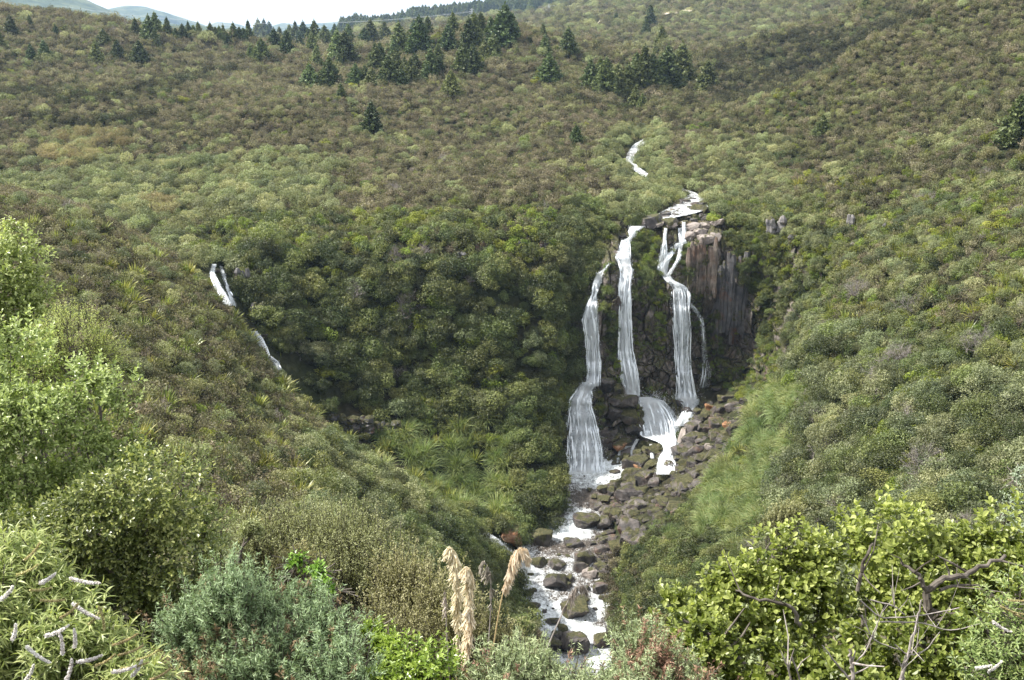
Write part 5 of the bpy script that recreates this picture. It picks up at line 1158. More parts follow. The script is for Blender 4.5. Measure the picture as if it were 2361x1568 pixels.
for i in order:
    k = kindarr[i]; h = Hk[k] * scale[i]; v = int(rng.integers(len(PK[k]['me']))); yaw = rng.uniform(0, 6.28)
    if used[k] < LIM[k] and 30 < YY[i] and -5 < px[i] < 1030 and py[i] < 700 and visible(PT[i], h * 0.75):
        used[k] += 1; me = PK[k]['me'][v]; nm = PK[k]['name']
        if k in ('tree', 'greyt') and hpx[i] > 24:
            o = obj(nm, None, loc=PT[i]); obj("crown", me, o); obj("trunk", PK[k]['tr'][v % 2], o)
        else:
            o = obj(nm, me, loc=PT[i])
        s = scale[i]; o.rotation_euler = (rng.normal(0, .06), rng.normal(0, .06), yaw); o.scale = (s * rng.uniform(.88, 1.12), s * rng.uniform(.88, 1.12), s * rng.uniform(.85, 1.15))
        o.location.z -= 0.05
        made.setdefault((k, where(px[i], py[i], YY[i])), []).append((py[i], px[i], o))
    else:
        rest.append((k, v, PT[i][0], PT[i][1], PT[i][2] - 0.05, yaw, scale[i]))
for (k, w_), L_ in made.items():
    L_.sort(key=lambda r_: r_[0]); nr = max(1, round(len(L_) / 9)) if len(L_) > 12 else 1; per_ = math.ceil(len(L_) / nr)
    for j in range(0, len(L_), per_):
        row = sorted(L_[j:j + per_], key=lambda r_: r_[1])
        for n_, (_, _, o) in enumerate(row):
            side = "leftmost" if n_ == 0 else ("rightmost" if n_ == len(row) - 1 else NUM[n_] + " from left")
            rw = "" if nr == 1 else ", %s row down" % (NUM[j // per_] if j // per_ < 20 else "lowest")
            tag(o, "%s %s, %s%s" % (LOOK[k], w_, side, rw), CATN[k], LOOK[k] + "s " + w_)
stuff("hillside_vegetation", rest)
print("individuals", used, "rest", len(rest))
# ------------------------------------------------------------------ plants close to the lookout
def leaves3(bag, P, t, n, L, W, r, tint, mi=0, curl=0.15, fold=0.25, shape=(0.0, 0.8, 1.0, 0.0)):
    """real leaves: cross-sections along a midrib, folded and curling back"""
    k = len(P); t = unit(t); n = unit(n - t * (n * t).sum(-1, keepdims=True)); s = np.cross(n, t)
    L = np.broadcast_to(L, k)[:, None]; W = np.broadcast_to(W, k)[:, None]
    us = (0.0, 0.35, 0.68, 1.0); rows = []
    for u_, w_ in zip(us, shape):
        c = P + t * L * u_ - n * L * curl * u_ * u_; hw = W * 0.5 * max(w_, 0.06)
        rows += [c - s * hw + n * hw * fold * 2, c, c + s * hw + n * hw * fold * 2]
    V = np.stack(rows, 1).reshape(-1, 3); o = (np.arange(k) * 12)[:, None]
    pat = np.array([[3 * i + j, 3 * i + j + 1, 3 * i + j + 4, 3 * i + j + 3] for i in range(3) for j in range(2)])
    bag.add(V, (o[:, None] + pat[None]).reshape(-1, 4), np.repeat(tint, 12), mi)
def lump_points(lumps, n, r, depth=0.25, up=0.35, facing=0.35):
    """points on the skin of overlapping ellipsoids given as (column,row,rx,ry,distance[,tone])"""
    C_, R_, T_ = [], [], []
    for l_ in lumps:
        x, y, rx, ry, Y = l_[:5]; c = world(x, y, Y); d = proj(np.array(c))[2]
        C_.append(c); R_.append((rx * d / FPX, (rx + ry) * 0.5 * d / FPX * 0.8, ry * d / FPX)); T_.append(l_[5] if len(l_) > 5 else 0)
    C_, R_, T_ = np.array(C_), np.array(R_), np.array(T_); wgt = R_[:, 0] * R_[:, 2]; pk = r.choice(len(C_), n, p=wgt / wgt.sum())
    d = unit(r.normal(size=(n, 3)) + [0, -facing * 2, up * 2]); P = C_[pk] + d * R_[pk] * (1 - np.abs(r.normal(0, depth, n)))[:, None] 
    q = np.linalg.norm((P[:, None] - C_[None]) / R_[None], axis=-1); q[np.arange(n), pk] = 9
    keep = q.min(1) > 0.72
    return P[keep], d[keep], C_[pk][keep], T_[pk][keep]
def leafy(name, lumps, ntw, per, L, W, mats, seed, label, cat="shrub", twl=0.12, shape=(0, .8, 1, 0), curl=0.15, stems=40, upb=0.5, depth=0.2, bark=None, jitter=0.5, whorl=True, clump=0.22, root_at=None, group=None, gap=-0.28, up=0.12):
    r = np.random.default_rng(seed); P, d, c, tn_ = lump_points(lumps, ntw, r, depth, up); k = len(P); b = Bag()
    # gather twigs into sprays with gaps between
    g_ = noise3(P, clump * 1.6, seed, 3); kp = g_ > gap; P, d, c, tn_, g_ = P[kp], d[kp], c[kp], tn_[kp], g_[kp]; k = len(P)
    P = P + d * (g_ * clump * 1.6)[:, None]
    ax = unit(d * 0.8 + r.normal(0, 0.35, (k, 3)) + [0, 0, upb])
    rep = np.repeat(np.arange(k), per); m = len(rep); along = np.tile(np.linspace(0, 1, per), k) + r.normal(0, .05, m)
    ph = np.tile(np.arange(per) * 2.4, k) + np.repeat(r.uniform(0, 6.28, k), per)
    A = ax[rep]; U = unit(np.cross(A, [0.31, 0.2, 0.93])); Wv = np.cross(A, U)
    rad = np.cos(ph)[:, None] * U + np.sin(ph)[:, None] * Wv
    spread = (1.15 - 0.75 * along)[:, None]
    t = unit(rad * spread + A * 0.55 + r.normal(0, jitter * 0.4, (m, 3)))
    base = P[rep] + A * (along * twl)[:, None]
    nn = A * 0.9 - rad * 0.3 + [0, 0, 0.5] + r.normal(0, 0.25, (m, 3))
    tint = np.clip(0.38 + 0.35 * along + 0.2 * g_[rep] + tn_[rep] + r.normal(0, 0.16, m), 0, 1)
    LL = L * r.uniform(0.65, 1.15, m) * (1 - 0.3 * along)
    leaves3(b, base, t, nn, LL, W / L * LL, r, tint, 0, curl, shape=shape)
    root = obj(name, None, loc=(0, 0, 0)); f = obj("foliage", b.mesh("foliage", mats, smooth=False), root)
    sb = Bag(); ii = r.choice(k, min(k, stems * 14), replace=False)
    for i in ii[:stems * 14]: tube(sb, [P[i] - ax[i] * twl * 1.6 - d[i] * 0.05, P[i], P[i] + ax[i] * twl], [0.0045, 0.0035, 0.002], 3)
    base0 = c.mean(0); g0 = drop(float(base0[0]), float(base0[1])); gz = g0.z if g0 else base0[2] - 2
    for i in r.choice(k, stems, replace=False):
        e = P[i]; s0 = np.array([base0[0] * .6 + e[0] * .4, base0[1] * .7 + e[1] * .3, gz - 0.1]); mid = (s0 + e) / 2 + r.normal(0, 0.12, 3) + [0, 0.1, 0.15]
        u_ = np.linspace(0, 1, 7)[:, None]; pts = s0 * (1 - u_) ** 2 + 2 * mid * u_ * (1 - u_) + e * u_ ** 2 + r.normal(0, .015, (7, 3))
        tube(sb, pts, np.linspace(0.022, 0.006, 7), 5)
    obj("branch", sb.mesh("branch", [bark or M_BARK]), root)
    if root_at is None: tag(root, label, cat, group)
    return root
M_L1 = leaf_mat("glossy_light_leaf", (0.045, 0.065, 0.015), (0.2, 0.245, 0.065), (0.56, 0.6, 0.27), 0.35, 0.38, 0.5, 0.15)
M_L1D = leaf_mat("glossy_dark_leaf", (0.02, 0.035, 0.01), (0.1, 0.145, 0.035), (0.38, 0.43, 0.16), 0.3, 0.35, 0.5, 0.15)
M_GRIS = leaf_mat("round_yellow_green_leaf", (0.035, 0.05, 0.01), (0.15, 0.172, 0.028), (0.45, 0.455, 0.15), 0.4, 0.4, 0.45, 0.15)
M_BRT = leaf_mat("bright_green_leaf", (0.04, 0.1, 0.012), (0.13, 0.25, 0.03), (0.3, 0.44, 0.1), 0.35, 0.35, 0.5, 0.15)
M_HEBE = leaf_mat("long_green_leaf", (0.05, 0.09, 0.025), (0.17, 0.25, 0.075), (0.4, 0.47, 0.2), 0.35, 0.42, 0.45, 0.15)
M_GORSE = leaf_mat("gorse_spines", (0.05, 0.075, 0.035), (0.17, 0.235, 0.12), (0.4, 0.48, 0.28), 0.2, 0.6, 0.3, 0.15)
M_GORSEB = leaf_mat("dead_gorse_spines", (0.09, 0.05, 0.03), (0.2, 0.125, 0.08), (0.36, 0.25, 0.17), 0.1, 0.8, 0.1, 0.15)
M_MAN = leaf_mat("fine_manuka_leaf", (0.07, 0.075, 0.035), (0.2, 0.21, 0.1), (0.45, 0.45, 0.25), 0.3, 0.6, 0.2, 0.3)
M_SIL = leaf_mat("silvery_leaf", (0.16, 0.2, 0.13), (0.32, 0.38, 0.27), (0.55, 0.6, 0.48), 0.3, 0.5, 0.3, 0.15)
M_WHITE = leaf_mat("white_flower", (0.55, 0.5, 0.45), (0.75, 0.72, 0.68), (0.85, 0.83, 0.8), 0.3, 0.7, 0.1, 0.1, (1, 1, 1))
M_TANS = leaf_mat("spent_flower_spike", (0.25, 0.22, 0.1), (0.42, 0.38, 0.18), (0.6, 0.55, 0.32), 0.2, 0.7, 0.1, 0.1)
M_PLUME = leaf_mat("plume_hair", (0.6, 0.5, 0.34), (0.8, 0.7, 0.52), (0.9, 0.84, 0.7), 0.4, 0.7, 0.1, 0.1, (1, 0.95, 0.85))
M_PLUMEG = leaf_mat("old_plume_hair", (0.25, 0.22, 0.18), (0.4, 0.36, 0.31), (0.55, 0.5, 0.44), 0.3, 0.8, 0.1, 0.1, (1, 1, 1))
M_YFINE = leaf_mat("fine_yellow_leaf", (0.2, 0.22, 0.05), (0.38, 0.4, 0.12), (0.58, 0.58, 0.25), 0.4, 0.5, 0.3, 0.15)
M_STEMT = N("tan_stalk"); M_STEMT = M_STEMT.done(M_STEMT.bsdf((0.5, 0.38, 0.2), 0.6, 0.3))
M_STICK = N("bleached_stick"); _c = M_STICK.ramp(M_STICK.noise(20, 4, 0.7, M_STICK.coords((1, 1, 0.3))), [(0.35, (0.18, 0.155, 0.14)), (0.65, (0.42, 0.38, 0.36))]); M_STICK = M_STICK.done(M_STICK.bsdf(_c, 0.85, 0.15))

SH_OV = (0, .85, 1, 0.1); SH_RD = (0.15, .95, 1, 0.45); SH_LG = (0.2, 1, .8, 0)
# left side
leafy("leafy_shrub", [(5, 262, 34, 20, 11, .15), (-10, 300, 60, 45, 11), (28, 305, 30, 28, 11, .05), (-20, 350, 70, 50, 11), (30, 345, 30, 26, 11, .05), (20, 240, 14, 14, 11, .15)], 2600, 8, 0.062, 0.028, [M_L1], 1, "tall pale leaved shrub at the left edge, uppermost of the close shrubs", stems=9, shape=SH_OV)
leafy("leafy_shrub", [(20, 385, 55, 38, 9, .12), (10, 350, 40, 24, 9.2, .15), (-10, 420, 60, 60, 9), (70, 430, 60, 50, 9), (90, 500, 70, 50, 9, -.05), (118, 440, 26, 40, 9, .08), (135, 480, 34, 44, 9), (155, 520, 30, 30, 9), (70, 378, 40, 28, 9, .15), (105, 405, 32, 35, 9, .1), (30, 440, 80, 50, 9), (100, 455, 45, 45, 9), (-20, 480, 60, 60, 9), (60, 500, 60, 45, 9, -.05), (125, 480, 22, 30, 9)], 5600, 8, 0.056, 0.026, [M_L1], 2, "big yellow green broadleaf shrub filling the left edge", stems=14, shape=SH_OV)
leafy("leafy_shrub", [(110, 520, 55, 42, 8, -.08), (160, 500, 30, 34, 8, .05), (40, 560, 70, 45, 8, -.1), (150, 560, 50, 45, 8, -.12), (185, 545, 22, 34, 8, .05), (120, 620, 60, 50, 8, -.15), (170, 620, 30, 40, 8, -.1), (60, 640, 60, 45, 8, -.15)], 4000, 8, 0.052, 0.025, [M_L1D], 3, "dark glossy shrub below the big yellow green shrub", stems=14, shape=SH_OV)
leafy("leafy_shrub", [(200, 490, 14, 26, 11, .15), (205, 530, 18, 32, 11, .1), (192, 470, 12, 14, 11, .1)], 800, 8, 0.038, 0.016, [M_L1], 4, "pale flowering shrub peeping out right of the dark glossy shrub", stems=10, shape=SH_OV, twl=0.08)
leafy("feathery_shrub", [(70, 348, 36, 24, 10.5, .1), (100, 356, 22, 18, 10.5), (50, 365, 30, 20, 10.5)], 1500, 12, 0.028, 0.008, [M_YFINE], 5, "fine feathery yellowish shrub between the two left shrubs", stems=16, twl=0.18, clump=0.15)
# long-leaved shrub with white flower spikes, bottom left
hb_ = leafy("flowering_shrub", [(15, 570, 40, 34, 5), (10, 630, 60, 50, 4.7), (80, 650, 55, 40, 4.6), (130, 680, 45, 25, 4.5), (50, 600, 40, 30, 4.9)], 1100, 12, 0.075, 0.013, [M_HEBE], 6, "long leaved shrub with white flower spikes in the bottom left corner", stems=24, twl=0.1, shape=SH_LG, curl=0.35)
def spike(root, x, y, Y, ang, l_, mat, seed, rad=0.010, bend=0.4, name="flower_spike"):
    r = np.random.default_rng(seed); p = np.array(world(x, y, Y)); m = 26; s = np.linspace(0, 1, m); a = ang + bend * (s - 0.5)
    dx = np.stack([np.cos(a), np.full(m, -0.15), np.sin(a)], -1); pts = p + np.cumsum(dx, 0) * l_ / m
    b = Bag(); n = 420; i = r.integers(0, m, n); d = unit(r.normal(size=(n, 3)))
    taper = (1 - 0.55 * (i / m) ** 2)[:, None]; P = pts[i] + d * rad * taper * r.uniform(0.5, 1.1, (n, 1)) + dx[i] * r.uniform(-.5, .5, (n, 1)) * l_ / m
    V, F = rhombs(P, d + r.normal(0, 0.5, (n, 3)), 0.009, 0.7, r); b.add(V, F, r.uniform(0.2, 1, n), 0); tube(b, pts, 0.003, 4, 0.3, 0)
    o = obj(name, b.mesh(name, [mat]), root)
for k, (x, y, a_, l_, w_) in enumerate([(70, 578, -.1, .13, 1), (72, 603, -.5, .13, 1), (45, 636, .5, .13, 1), (12, 640, 1.2, .09, 1), (62, 655, 1.5, .12, 1), (74, 648, 1.4, .1, 1), (26, 646, -.6, .12, 1), (76, 662, .35, .13, 1), (66, 680, 1.2, .12, 1), (112, 672, .35, .12, 1), (132, 676, 1.0, .1, 1), (24, 682, 1.0, .11, 1), (40, 583, .6, .09, 1), (0, 600, .8, .1, 1),
                                      (104, 630, 1.6, .12, 0), (112, 645, .5, .14, 0), (118, 655, .45, .13, 0), (88, 625, .9, .12, 0), (40, 600, .1, .11, 0), (60, 618, .7, .12, 0), (24, 560, .8, .12, 0), (30, 590, .2, .1, 0), (120, 668, .3, .14, 0), (150, 680, .6, .12, 0), (136, 660, .5, .12, 0), (95, 666, .6, .12, 0), (16, 575, .5, .12, 0)]):
    spike(hb_, x, y, 4.15, a_, l_, M_WHITE if w_ else M_TANS, 700 + k, 0.009 if w_ else 0.005)
# spiny gorse
def gorse(name, lumps, n, seed, label, brown=0.1, L=0.42, spines=120, sl=0.032):
    r = np.random.default_rng(seed); P, d, c, tn_ = lump_points(lumps, n, r, 0.25); k = len(P); b = Bag()
    ax = unit(d * 0.7 + [0, 0, 0.9] + r.normal(0, 0.25, (k, 3))); ll = L * r.uniform(0.5, 1.2, k); br = r.uniform(size=k) < (brown + tn_)
    rep = np.repeat(np.arange(k), spines); m = len(rep); s = r.uniform(0, 1, m); A = ax[rep]
    base = P[rep] + A * ((s - 0.45) * ll[rep])[:, None]; rad = unit(np.cross(A, r.normal(size=(m, 3)))); side = 0.35 * (1 - s)
    off = rad * (side * 0.16 * r.uniform(0, 1, m))[:, None]; t = unit(rad + A * 0.7 + r.normal(0, 0.2, (m, 3))); cpt = base + off + t * sl * 0.5
    V, F = rhombs(cpt, r.normal(size=(m, 3)), sl, 0.16, r, d=t, dw=0.95)
    tint = np.clip(0.3 + 0.5 * s + r.normal(0, 0.15, m), 0, 1)
    g = ~br[rep]; V = V.reshape(-1, 4, 3)
    for sel, mi in ((g, 0), (~g, 1)):
        if sel.any(): b.add(V[sel].reshape(-1, 3), np.arange(4 * sel.sum()).reshape(-1, 4), tint[sel], mi)
    root = obj(name, None); obj("foliage", b.mesh("foliage", [M_GORSE, M_GORSEB]), root); sb = Bag()
    for i in range(0, k): tube(sb, [P[i] - ax[i] * ll[i] * 0.6 + r.normal(0, .02, 3), P[i], P[i] + ax[i] * ll[i] * 0.5], [0.005, 0.004, 0.002], 3)
    for i in r.choice(k, 14, replace=False): tube(sb, [P[i] - [0, 0, 1.1] + r.normal(0, .15, 3), P[i] - [0, 0, 0.5] + r.normal(0, .06, 3), P[i]], [0.014, 0.01, 0.005], 4)
    obj("branch", sb.mesh("branch", [M_BARK]), root); tag(root, label, "gorse", None); return root
gorse("gorse_bush", [(200, 641, 34, 40, 6.5), (222, 621, 18, 40, 6.4), (240, 606, 14, 36, 6.3), (262, 626, 30, 36, 6.5), (215, 691, 40, 30, 6.2, 0.35), (300, 626, 24, 36, 6.6), (270, 676, 50, 40, 6.2, 0.05), (320, 646, 30, 34, 6.4), (340, 686, 40, 34, 6), (160, 696, 30, 30, 6.3, 0.6), (370, 706, 34, 24, 6)], 1100, 11, "large blue green gorse bush at the bottom left of centre", 0.06)
gorse("gorse_bush", [(500, 697, 28, 34, 6), (530, 690, 22, 34, 6.1), (475, 714, 24, 22, 6), (562, 702, 26, 26, 6), (600, 710, 30, 20, 6, 0.1)], 420, 12, "pale gorse bush right of the tall plumes at the bottom edge", 0.06)
gorse("gorse_bush", [(638, 658, 16, 26, 6.6), (650, 678, 30, 30, 6.4, 0.3), (622, 702, 26, 26, 6.2), (672, 697, 28, 26, 6.3, 0.35), (700, 714, 30, 20, 6.1, 0.1), (640, 714, 40, 20, 6, 0.1)], 560, 13, "brown and green gorse bush below the river bend at the bottom", 0.2)
# wispy manuka brush in the middle
def brush(name, lumps, n, seed, label, mat, L=0.55, per=46, leaf=0.03, asp=0.42, zb=1.6, cat="bush", bark=None):
    r = np.random.default_rng(seed); P, d, c, tn_ = lump_points(lumps, n, r, 0.35); k = len(P); b = Bag()
    ax = unit(d * 0.35 + [0, 0, 1.1] + r.normal(0, 0.22, (k, 3))); ll = L * r.uniform(0.5, 1.25, k)
    rep = np.repeat(np.arange(k), per); m = len(rep); s = r.uniform(0, 1, m) ** 0.8
    pos = P[rep] + ax[rep] * ((s - 0.3) * ll[rep])[:, None] + r.normal(0, 0.028, (m, 3)) * (1.3 - s)[:, None]
    V, F = rhombs(pos, r.normal(size=(m, 3)), leaf, asp, r, d=ax[rep], dw=0.4)
    b.add(V, F, np.clip(0.3 + 0.45 * s + tn_[rep] + r.normal(0, 0.18, m), 0, 1))
    root = obj(name, None); obj("foliage", b.mesh("foliage", [mat]), root); sb = Bag()
    for i in range(k): tube(sb, [P[i] - ax[i] * ll[i] * 0.9 + r.normal(0, .03, 3), P[i], P[i] + ax[i] * ll[i] * 0.65], [0.006, 0.0045, 0.002], 3)
    for i in r.choice(k, min(k, 26), replace=False): tube(sb, [P[i] - [0, 0, zb] + r.normal(0, .25, 3), P[i] - [0, 0, zb * 0.45] + r.normal(0, .12, 3), P[i]], [0.022, 0.015, 0.006], 4)
    obj("branch", sb.mesh("branch", [bark or M_BARK]), root); tag(root, label, cat, None); return root
brush("manuka_bush", [(262, 560, 34, 34, 15), (300, 552, 44, 32, 15), (345, 560, 46, 34, 14.5), (385, 585, 40, 36, 14), (330, 600, 60, 40, 14)], 1500, 21, "wide olive tan manuka thicket behind the blue green gorse", M_MAN, L=0.85)
brush("manuka_bush", [(405, 610, 34, 40, 12), (440, 630, 34, 44, 11.5), (400, 660, 50, 36, 11), (465, 650, 30, 44, 11), (500, 665, 26, 30, 11)], 1300, 22, "olive manuka thicket around the stalks of the tall plumes", M_MAN, L=0.7)
brush("dry_shrub", [(298, 572, 18, 18, 11), (285, 585, 14, 12, 11), (318, 590, 12, 12, 11)], 260, 23, "small straw coloured dry shrub in front of the manuka thicket", M_STRAW, L=0.3, zb=1.0, cat="shrub")
brush("manuka_bush", [(788, 520, 16, 14, 26), (775, 526, 12, 10, 26)], 260, 24, "brownish twiggy bush just above the round leaved shrub", M_MAN, L=0.5, per=30, leaf=0.05)
# sapling with dark stems
def sapling(x, y, Y, hpx, label, seed):
    r = np.random.default_rng(seed); p = np.array(world(x, y, Y)); s = hpx * proj(p)[2] / FPX; sb = Bag(); tips = []
    def rec(p0, d, l, rad, k):
        e = p0 + d * l; m_ = (p0 + e) / 2 + r.normal(0, .04 * l, 3); tube(sb, [p0, m_, e], [rad, rad * .8, rad * .65], 4)
        if k == 0: tips.append((e, d)); return
        for _ in range(3): rec(e if r.uniform() < .7 else m_, unit(d + r.normal(0, 0.42, 3) + [0, 0, .2]), l * 0.68, rad * 0.62, k - 1)
    rec(p, unit(np.array([0.25, 0, 1.0])), s * 0.36, 0.03, 4); b = Bag()
    for e, d in tips:
        m = 34; P = e + r.normal(0, 0.09, (m, 3)) * s * 0.6; V, F = rhombs(P, r.normal(size=(m, 3)), 0.04, 0.4, r, d=np.tile(d, (m, 1)), dw=.4); b.add(V, F, r.uniform(.2, .9, m))
    root = obj("sapling", None); obj("trunk", sb.mesh("trunk", [M_BARK]), root); obj("crown", b.mesh("crown", [M_MAN]), root); tag(root, label, "tree")
sapling(239, 562, 13, 46, "slender dark stemmed sapling with a thin fan crown, right of the left shrubs", 31)
# bright green shrub at the bottom
leafy("leafy_shrub", [(388, 646, 20, 16, 6.3, .05), (412, 664, 26, 18, 6.1), (432, 680, 22, 14, 6), (372, 632, 11, 10, 6.6), (395, 680, 30, 18, 6)], 520, 8, 0.046, 0.021, [M_BRT], 41, "bright green glossy shrub between the gorse and the tall plumes", stems=10, shape=SH_OV, twl=0.08)
leafy("leafy_shrub", [(298, 562, 9, 8, 7.4, .05), (318, 572, 10, 12, 7.2), (330, 590, 12, 14, 7.0)], 110, 7, 0.05, 0.024, [M_BRT], 42, "few bright round leaves rising behind the blue green gorse", stems=5, shape=SH_OV, twl=0.08)
# round-leaved shrub on the right
GR = [(722, 566, 26, 18, 9), (700, 592, 26, 22, 9), (756, 560, 34, 20, 9), (798, 545, 36, 22, 9.2, .05), (812, 560, 40, 20, 9), (850, 532, 34, 22, 9.4, .05), (876, 522, 26, 18, 9.4, .05), (905, 535, 36, 22, 9.3), (940, 530, 34, 20, 9.4, .03), (968, 525, 28, 18, 9.4), (1000, 520, 26, 22, 9.4, .05), (990, 548, 40, 28, 9.2),
      (740, 602, 50, 26, 8.8), (800, 595, 50, 26, 8.8), (860, 580, 46, 26, 9), (925, 570, 46, 26, 9), (985, 585, 40, 30, 9, -.05), (700, 632, 40, 26, 8.4, -.08), (765, 645, 55, 28, 8.2, -.1), (835, 640, 50, 28, 8.3, -.08), (900, 640, 45, 28, 8.4, -.1), (965, 640, 45, 34, 8.4, -.12), (720, 668, 50, 22, 8, -.1), (860, 674, 70, 20, 8, -.12), (657, 598, 12, 18, 9), (668, 580, 9, 10, 9)]
GR = [(t_[0], t_[1] + 20) + tuple(t_[2:]) for t_ in GR]
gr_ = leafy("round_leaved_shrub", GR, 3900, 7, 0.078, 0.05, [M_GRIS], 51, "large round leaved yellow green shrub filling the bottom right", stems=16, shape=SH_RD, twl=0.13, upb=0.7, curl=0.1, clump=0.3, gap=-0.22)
def limb(parent, pts, rad, Y, mat, name="limb", seed=0, sub=2):
    r = np.random.default_rng(seed); P = np.array([world(x, y, Y + dy) for (x, y, dy) in pts]); t = np.arange(len(P)); tt = np.linspace(0, len(P) - 1, len(P) * 4)
    Q_ = pchip(t, P, tt) if len(P) > 2 else P[0] + (P[-1] - P[0]) * (tt / tt[-1])[:, None]
    Q_ = Q_ + r.normal(0, rad[0] * 0.25, Q_.shape); b = Bag(); tube(b, Q_, np.interp(tt, [0, len(P) - 1], rad), 8)
    for _ in range(sub):
        i = r.integers(2, len(Q_) - 1); d = unit(r.normal(0, 0.6, 3) + [0, -0.1, 0.7]); l = r.uniform(0.15, 0.45)
        tube(b, [Q_[i], Q_[i] + d * l * .5 + r.normal(0, .02, 3), Q_[i] + d * l], [rad[1] * 0.8, rad[1] * .6, rad[1] * .3], 5)
    return obj(name, b.mesh(name, [mat]), parent)
limb(gr_, [(922, 705, 0), (920, 660, 0), (927, 620, 0), (926, 592, 0)], (0.045, 0.035), 8.5, M_BARK, "trunk", 1, 4)
for k, (pts, rd) in enumerate([([(926, 592, 0), (945, 578, 0), (975, 570, .1), (1005, 556, .2)], (0.03, 0.015)), ([(926, 592, 0), (918, 575, 0), (900, 562, .1)], (0.022, 0.01)), ([(858, 590, 0), (862, 570, 0), (866, 556, 0), (872, 545, .1)], (0.018, 0.01)), ([(800, 625, 0), (790, 606, 0), (760, 600, 0), (735, 590, .1)], (0.02, 0.008)),
                               ([(868, 680, 0), (868, 640, 0), (860, 615, 0)], (0.018, 0.01)), ([(683, 620, 0), (700, 630, 0), (725, 645, -.1), (745, 665, -.2)], (0.012, 0.018)), ([(940, 590, 0), (960, 585, 0), (985, 586, 0)], (0.015, 0.008))]):
    limb(gr_, pts, rd, 8.35, M_BARK, "branch", 20 + k, 3)
stk = obj("dead_branches", None)
for k, (pts, rd) in enumerate([([(898, 690, 0), (906, 660, 0), (916, 625, 0), (921, 600, 0)], (0.016, 0.006)), ([(851, 690, 0), (852, 665, 0), (850, 650, 0)], (0.018, 0.012)), ([(850, 668, 0), (866, 650, 0), (878, 622, 0), (886, 603, 0)], (0.008, 0.003)), ([(822, 645, 0), (835, 662, 0), (850, 680, 0)], (0.005, 0.01)),
                               ([(780, 650, 0), (788, 668, 0), (793, 690, 0)], (0.005, 0.009)), ([(792, 656, 0), (800, 680, 0), (803, 690, 0)], (0.005, 0.01)), ([(860, 600, 0), (885, 618, 0), (915, 616, 0), (960, 608, 0)], (0.006, 0.004)), ([(880, 622, 0), (915, 622, 0), (950, 630, 0), (985, 622, 0)], (0.006, 0.003)), ([(870, 600, 0), (893, 606, 0), (905, 615, 0)], (0.006, 0.005)),
                               ([(895, 645, 0), (910, 655, 0), (925, 650, 0), (940, 632, 0)], (0.006, 0.004)), ([(862, 615, 0), (875, 640, 0), (900, 650, 0)], (0.005, 0.004)), ([(905, 690, 0), (903, 672, 0), (896, 655, 0)], (0.01, 0.005)), ([(608, 690, 0), (604, 672, -.1), (600, 664, -.1)], (0.012, 0.006))]):
    limb(stk, pts, rd, 7.7, M_STICK, "branch", 60 + k, 2)
tag(stk, "bleached dead branches sticking up in front of the round leaved shrub", "dead branches")
leafy("silvery_shrub", [(1016, 478, 7, 14, 9.8), (1019, 500, 10, 12, 9.8), (1012, 515, 10, 10, 9.8), (1018, 535, 12, 18, 9.7), (1022, 570, 14, 24, 9.6), (1012, 560, 8, 12, 9.6)], 360, 8, 0.034, 0.016, [M_SIL], 61, "thin silvery shrub standing at the right edge", stems=10, shape=SH_OV, twl=0.09)
h2 = leafy("flowering_shrub", [(1000, 636, 24, 24, 6), (1016, 610, 18, 24, 6), (985, 665, 24, 20, 5.8), (1015, 665, 24, 28, 5.8)], 420, 9, 0.045, 0.014, [M_HEBE], 62, "pale flowering shrub with white spikes in the bottom right corner", stems=10, shape=SH_LG, curl=.3, twl=0.08)
for k, (x, y, a_, l_, w_) in enumerate([(992, 621, -.5, .12, 1), (1000, 606, -.3, .14, 0), (1012, 612, -.4, .14, 0), (975, 668, .3, .09, 1), (988, 672, .9, .1, 1), (1008, 600, .1, .12, 0)]): spike(h2, x, y, 5.5, a_, l_, M_WHITE if w_ else M_TANS, 760 + k, 0.010 if w_ else 0.006)

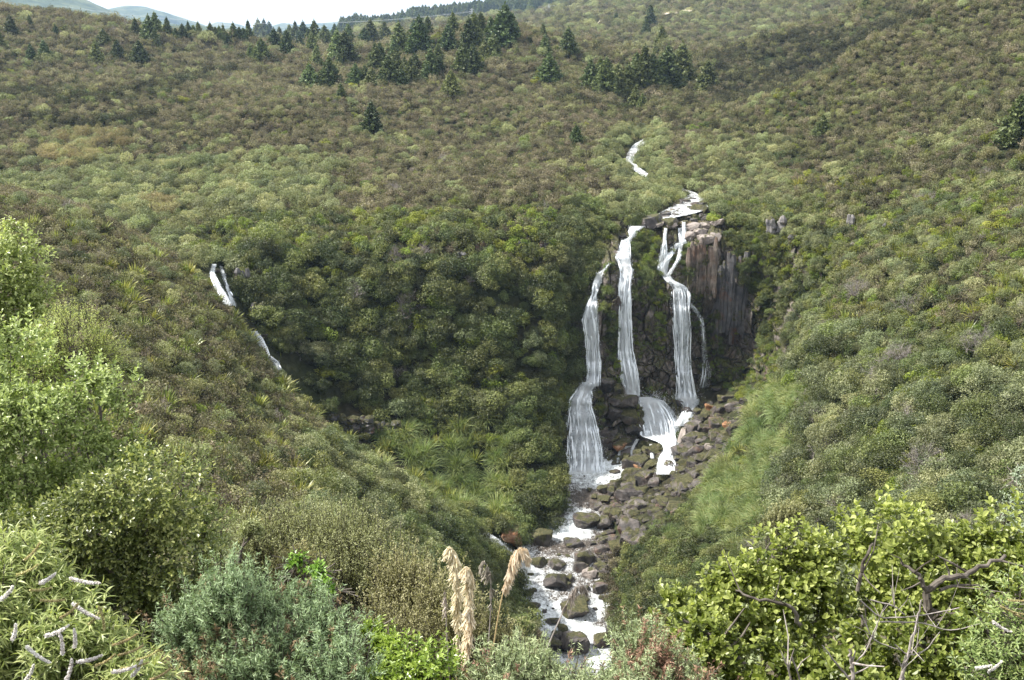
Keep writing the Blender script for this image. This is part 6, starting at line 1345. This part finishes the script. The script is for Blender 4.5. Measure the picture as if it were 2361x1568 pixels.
# toetoe plumes
def plume(axis, stem, Y, label, mat, seed, hairs=1500, hl=0.11, rad=0.012, smat=None, dense=1.0, w0=1.0):
    r = np.random.default_rng(seed); P = np.array([world(x, y, Y + dy) for x, y, dy in axis]); tt = np.linspace(0, len(P) - 1, 40); Q_ = pchip(np.arange(len(P)), P, tt)
    root = obj("toetoe_plume", None); sb = Bag(); S = np.array([world(x, y, Y + dy) for x, y, dy in stem]); ts = np.linspace(0, len(S) - 1, 24)
    SS = pchip(np.arange(len(S)), S, ts) if len(S) > 2 else S[0] + (S[-1] - S[0]) * (ts / ts[-1])[:, None]
    g = drop(float(SS[0][0]), float(SS[0][1])); SS = np.concatenate([[[SS[0][0], SS[0][1] + 0.05, g.z if g else SS[0][2] - 1]], SS])
    tube(sb, SS, np.linspace(0.007, 0.004, len(SS)), 6); tube(sb, Q_, np.linspace(0.004, 0.0015, 40), 5); obj("stalk", sb.mesh("stalk", [smat or M_STEMT]), root)
    b = Bag(); T = unit(np.gradient(Q_, axis=0)); n = hairs; i = (r.uniform(0, 1, n) ** 0.8 * 39).astype(int)
    f = i / 39; env = np.clip(np.sin(np.pi * (0.12 + 0.83 * f)), 0.15, 1) * w0
    sg = -1.0 if P[-1][0] < P[0][0] else 1.0
    nt_ = max(12, n // 22); ti = r.integers(0, 40, nt_); ti = ti.astype(int); g_ = r.integers(0, nt_, n); i = ti[g_]; f = i / 39
    env = np.clip(np.sin(np.pi * (0.14 + 0.8 * f)), 0.2, 1) * w0
    td = unit(r.normal(0, 0.16, (nt_, 3)) + np.stack([sg * r.uniform(-0.1, 0.28, nt_), r.uniform(-.3, .2, nt_), np.full(nt_, -0.9)], -1))
    d = unit(td[g_] + r.normal(0, 0.13, (n, 3)) + T[i] * 0.25)
    blades(b, Q_[i] + r.normal(0, rad * .6, (n, 3)) * env[:, None], d, hl * 0.78 * r.uniform(0.3, 1.1, n) * (0.4 + 0.6 * env), 0.0024, r.uniform(-.3, 0.7, n), r, seg=4)
    obj("plume", b.mesh("plume", [mat]), root); tag(root, label, "plume", "toetoe plumes in front of the river"); return root
plume([(458, 648, 0), (458, 615, 0), (457, 580, 0), (455, 556, 0), (449, 548, 0), (445, 556, 0)], [(456.5, 690, 0), (457.5, 668, 0), (458, 648, 0)], 7.0, "tall cream feathery plume, leftmost of the big pair", M_PLUME, 1, 3600)
plume([(464, 655, 0), (467, 625, 0), (469, 595, 0), (470, 575, 0), (466, 568, 0), (461, 572, 0)], [(461, 690, 0), (462.5, 670, 0), (464, 655, 0)], 6.8, "thick cream plume leaning against the tallest plume", M_PLUME, 2, 4000)
plume([(465, 665, 0), (469, 640, 0), (471, 620, 0), (468, 608, 0), (464, 612, 0)], [(467.5, 690, 0), (468, 676, 0), (467, 665, 0)], 6.7, "short cream plume at the foot of the big pair", M_PLUME, 7, 1500, hl=0.09)
plume([(504, 588, 0), (509, 570, 0), (514, 556, 0), (521, 549, 0), (527, 553, 0), (528, 562, 0)], [(487, 690, 0), (493, 650, 0), (499, 612, 0), (504, 588, 0)], 7.2, "cream plume nodding over in front of the river", M_PLUME, 3, 2400, hl=0.12)
plume([(491, 606, 0), (491, 588, 0), (489, 572, 0), (484, 562, 0), (480, 570, 0)], [(485, 690, 0), (488, 650, 0), (491, 606, 0)], 7.1, "thin old grey plume between the cream plumes", M_PLUMEG, 4, 300, smat=M_STICK)
plume([(446, 615, 0), (445, 602, 0), (444.5, 590, 0)], [(449, 665, 0), (447, 640, 0), (446, 615, 0)], 7.1, "bare grey stalk left of the tallest plume", M_PLUMEG, 5, 60, smat=M_STICK)
plume([(565, 608, 0), (570, 597, 0), (576, 588, 0), (583, 586, 0), (586, 594, 0)], [(545, 654, 0), (554, 632, 0), (565, 608, 0)], 7.3, "ragged grey plume leaning right over the rapids", M_PLUMEG, 6, 260, hl=0.14, smat=M_STICK)
plume([(318, 632, 0), (313, 620, 0), (308, 612, 0), (304, 616, 0)], [(322, 660, 0), (318, 632, 0)], 6.8, "short pinkish plume poking out of the blue green gorse", M_PLUME, 8, 900, hl=0.07)
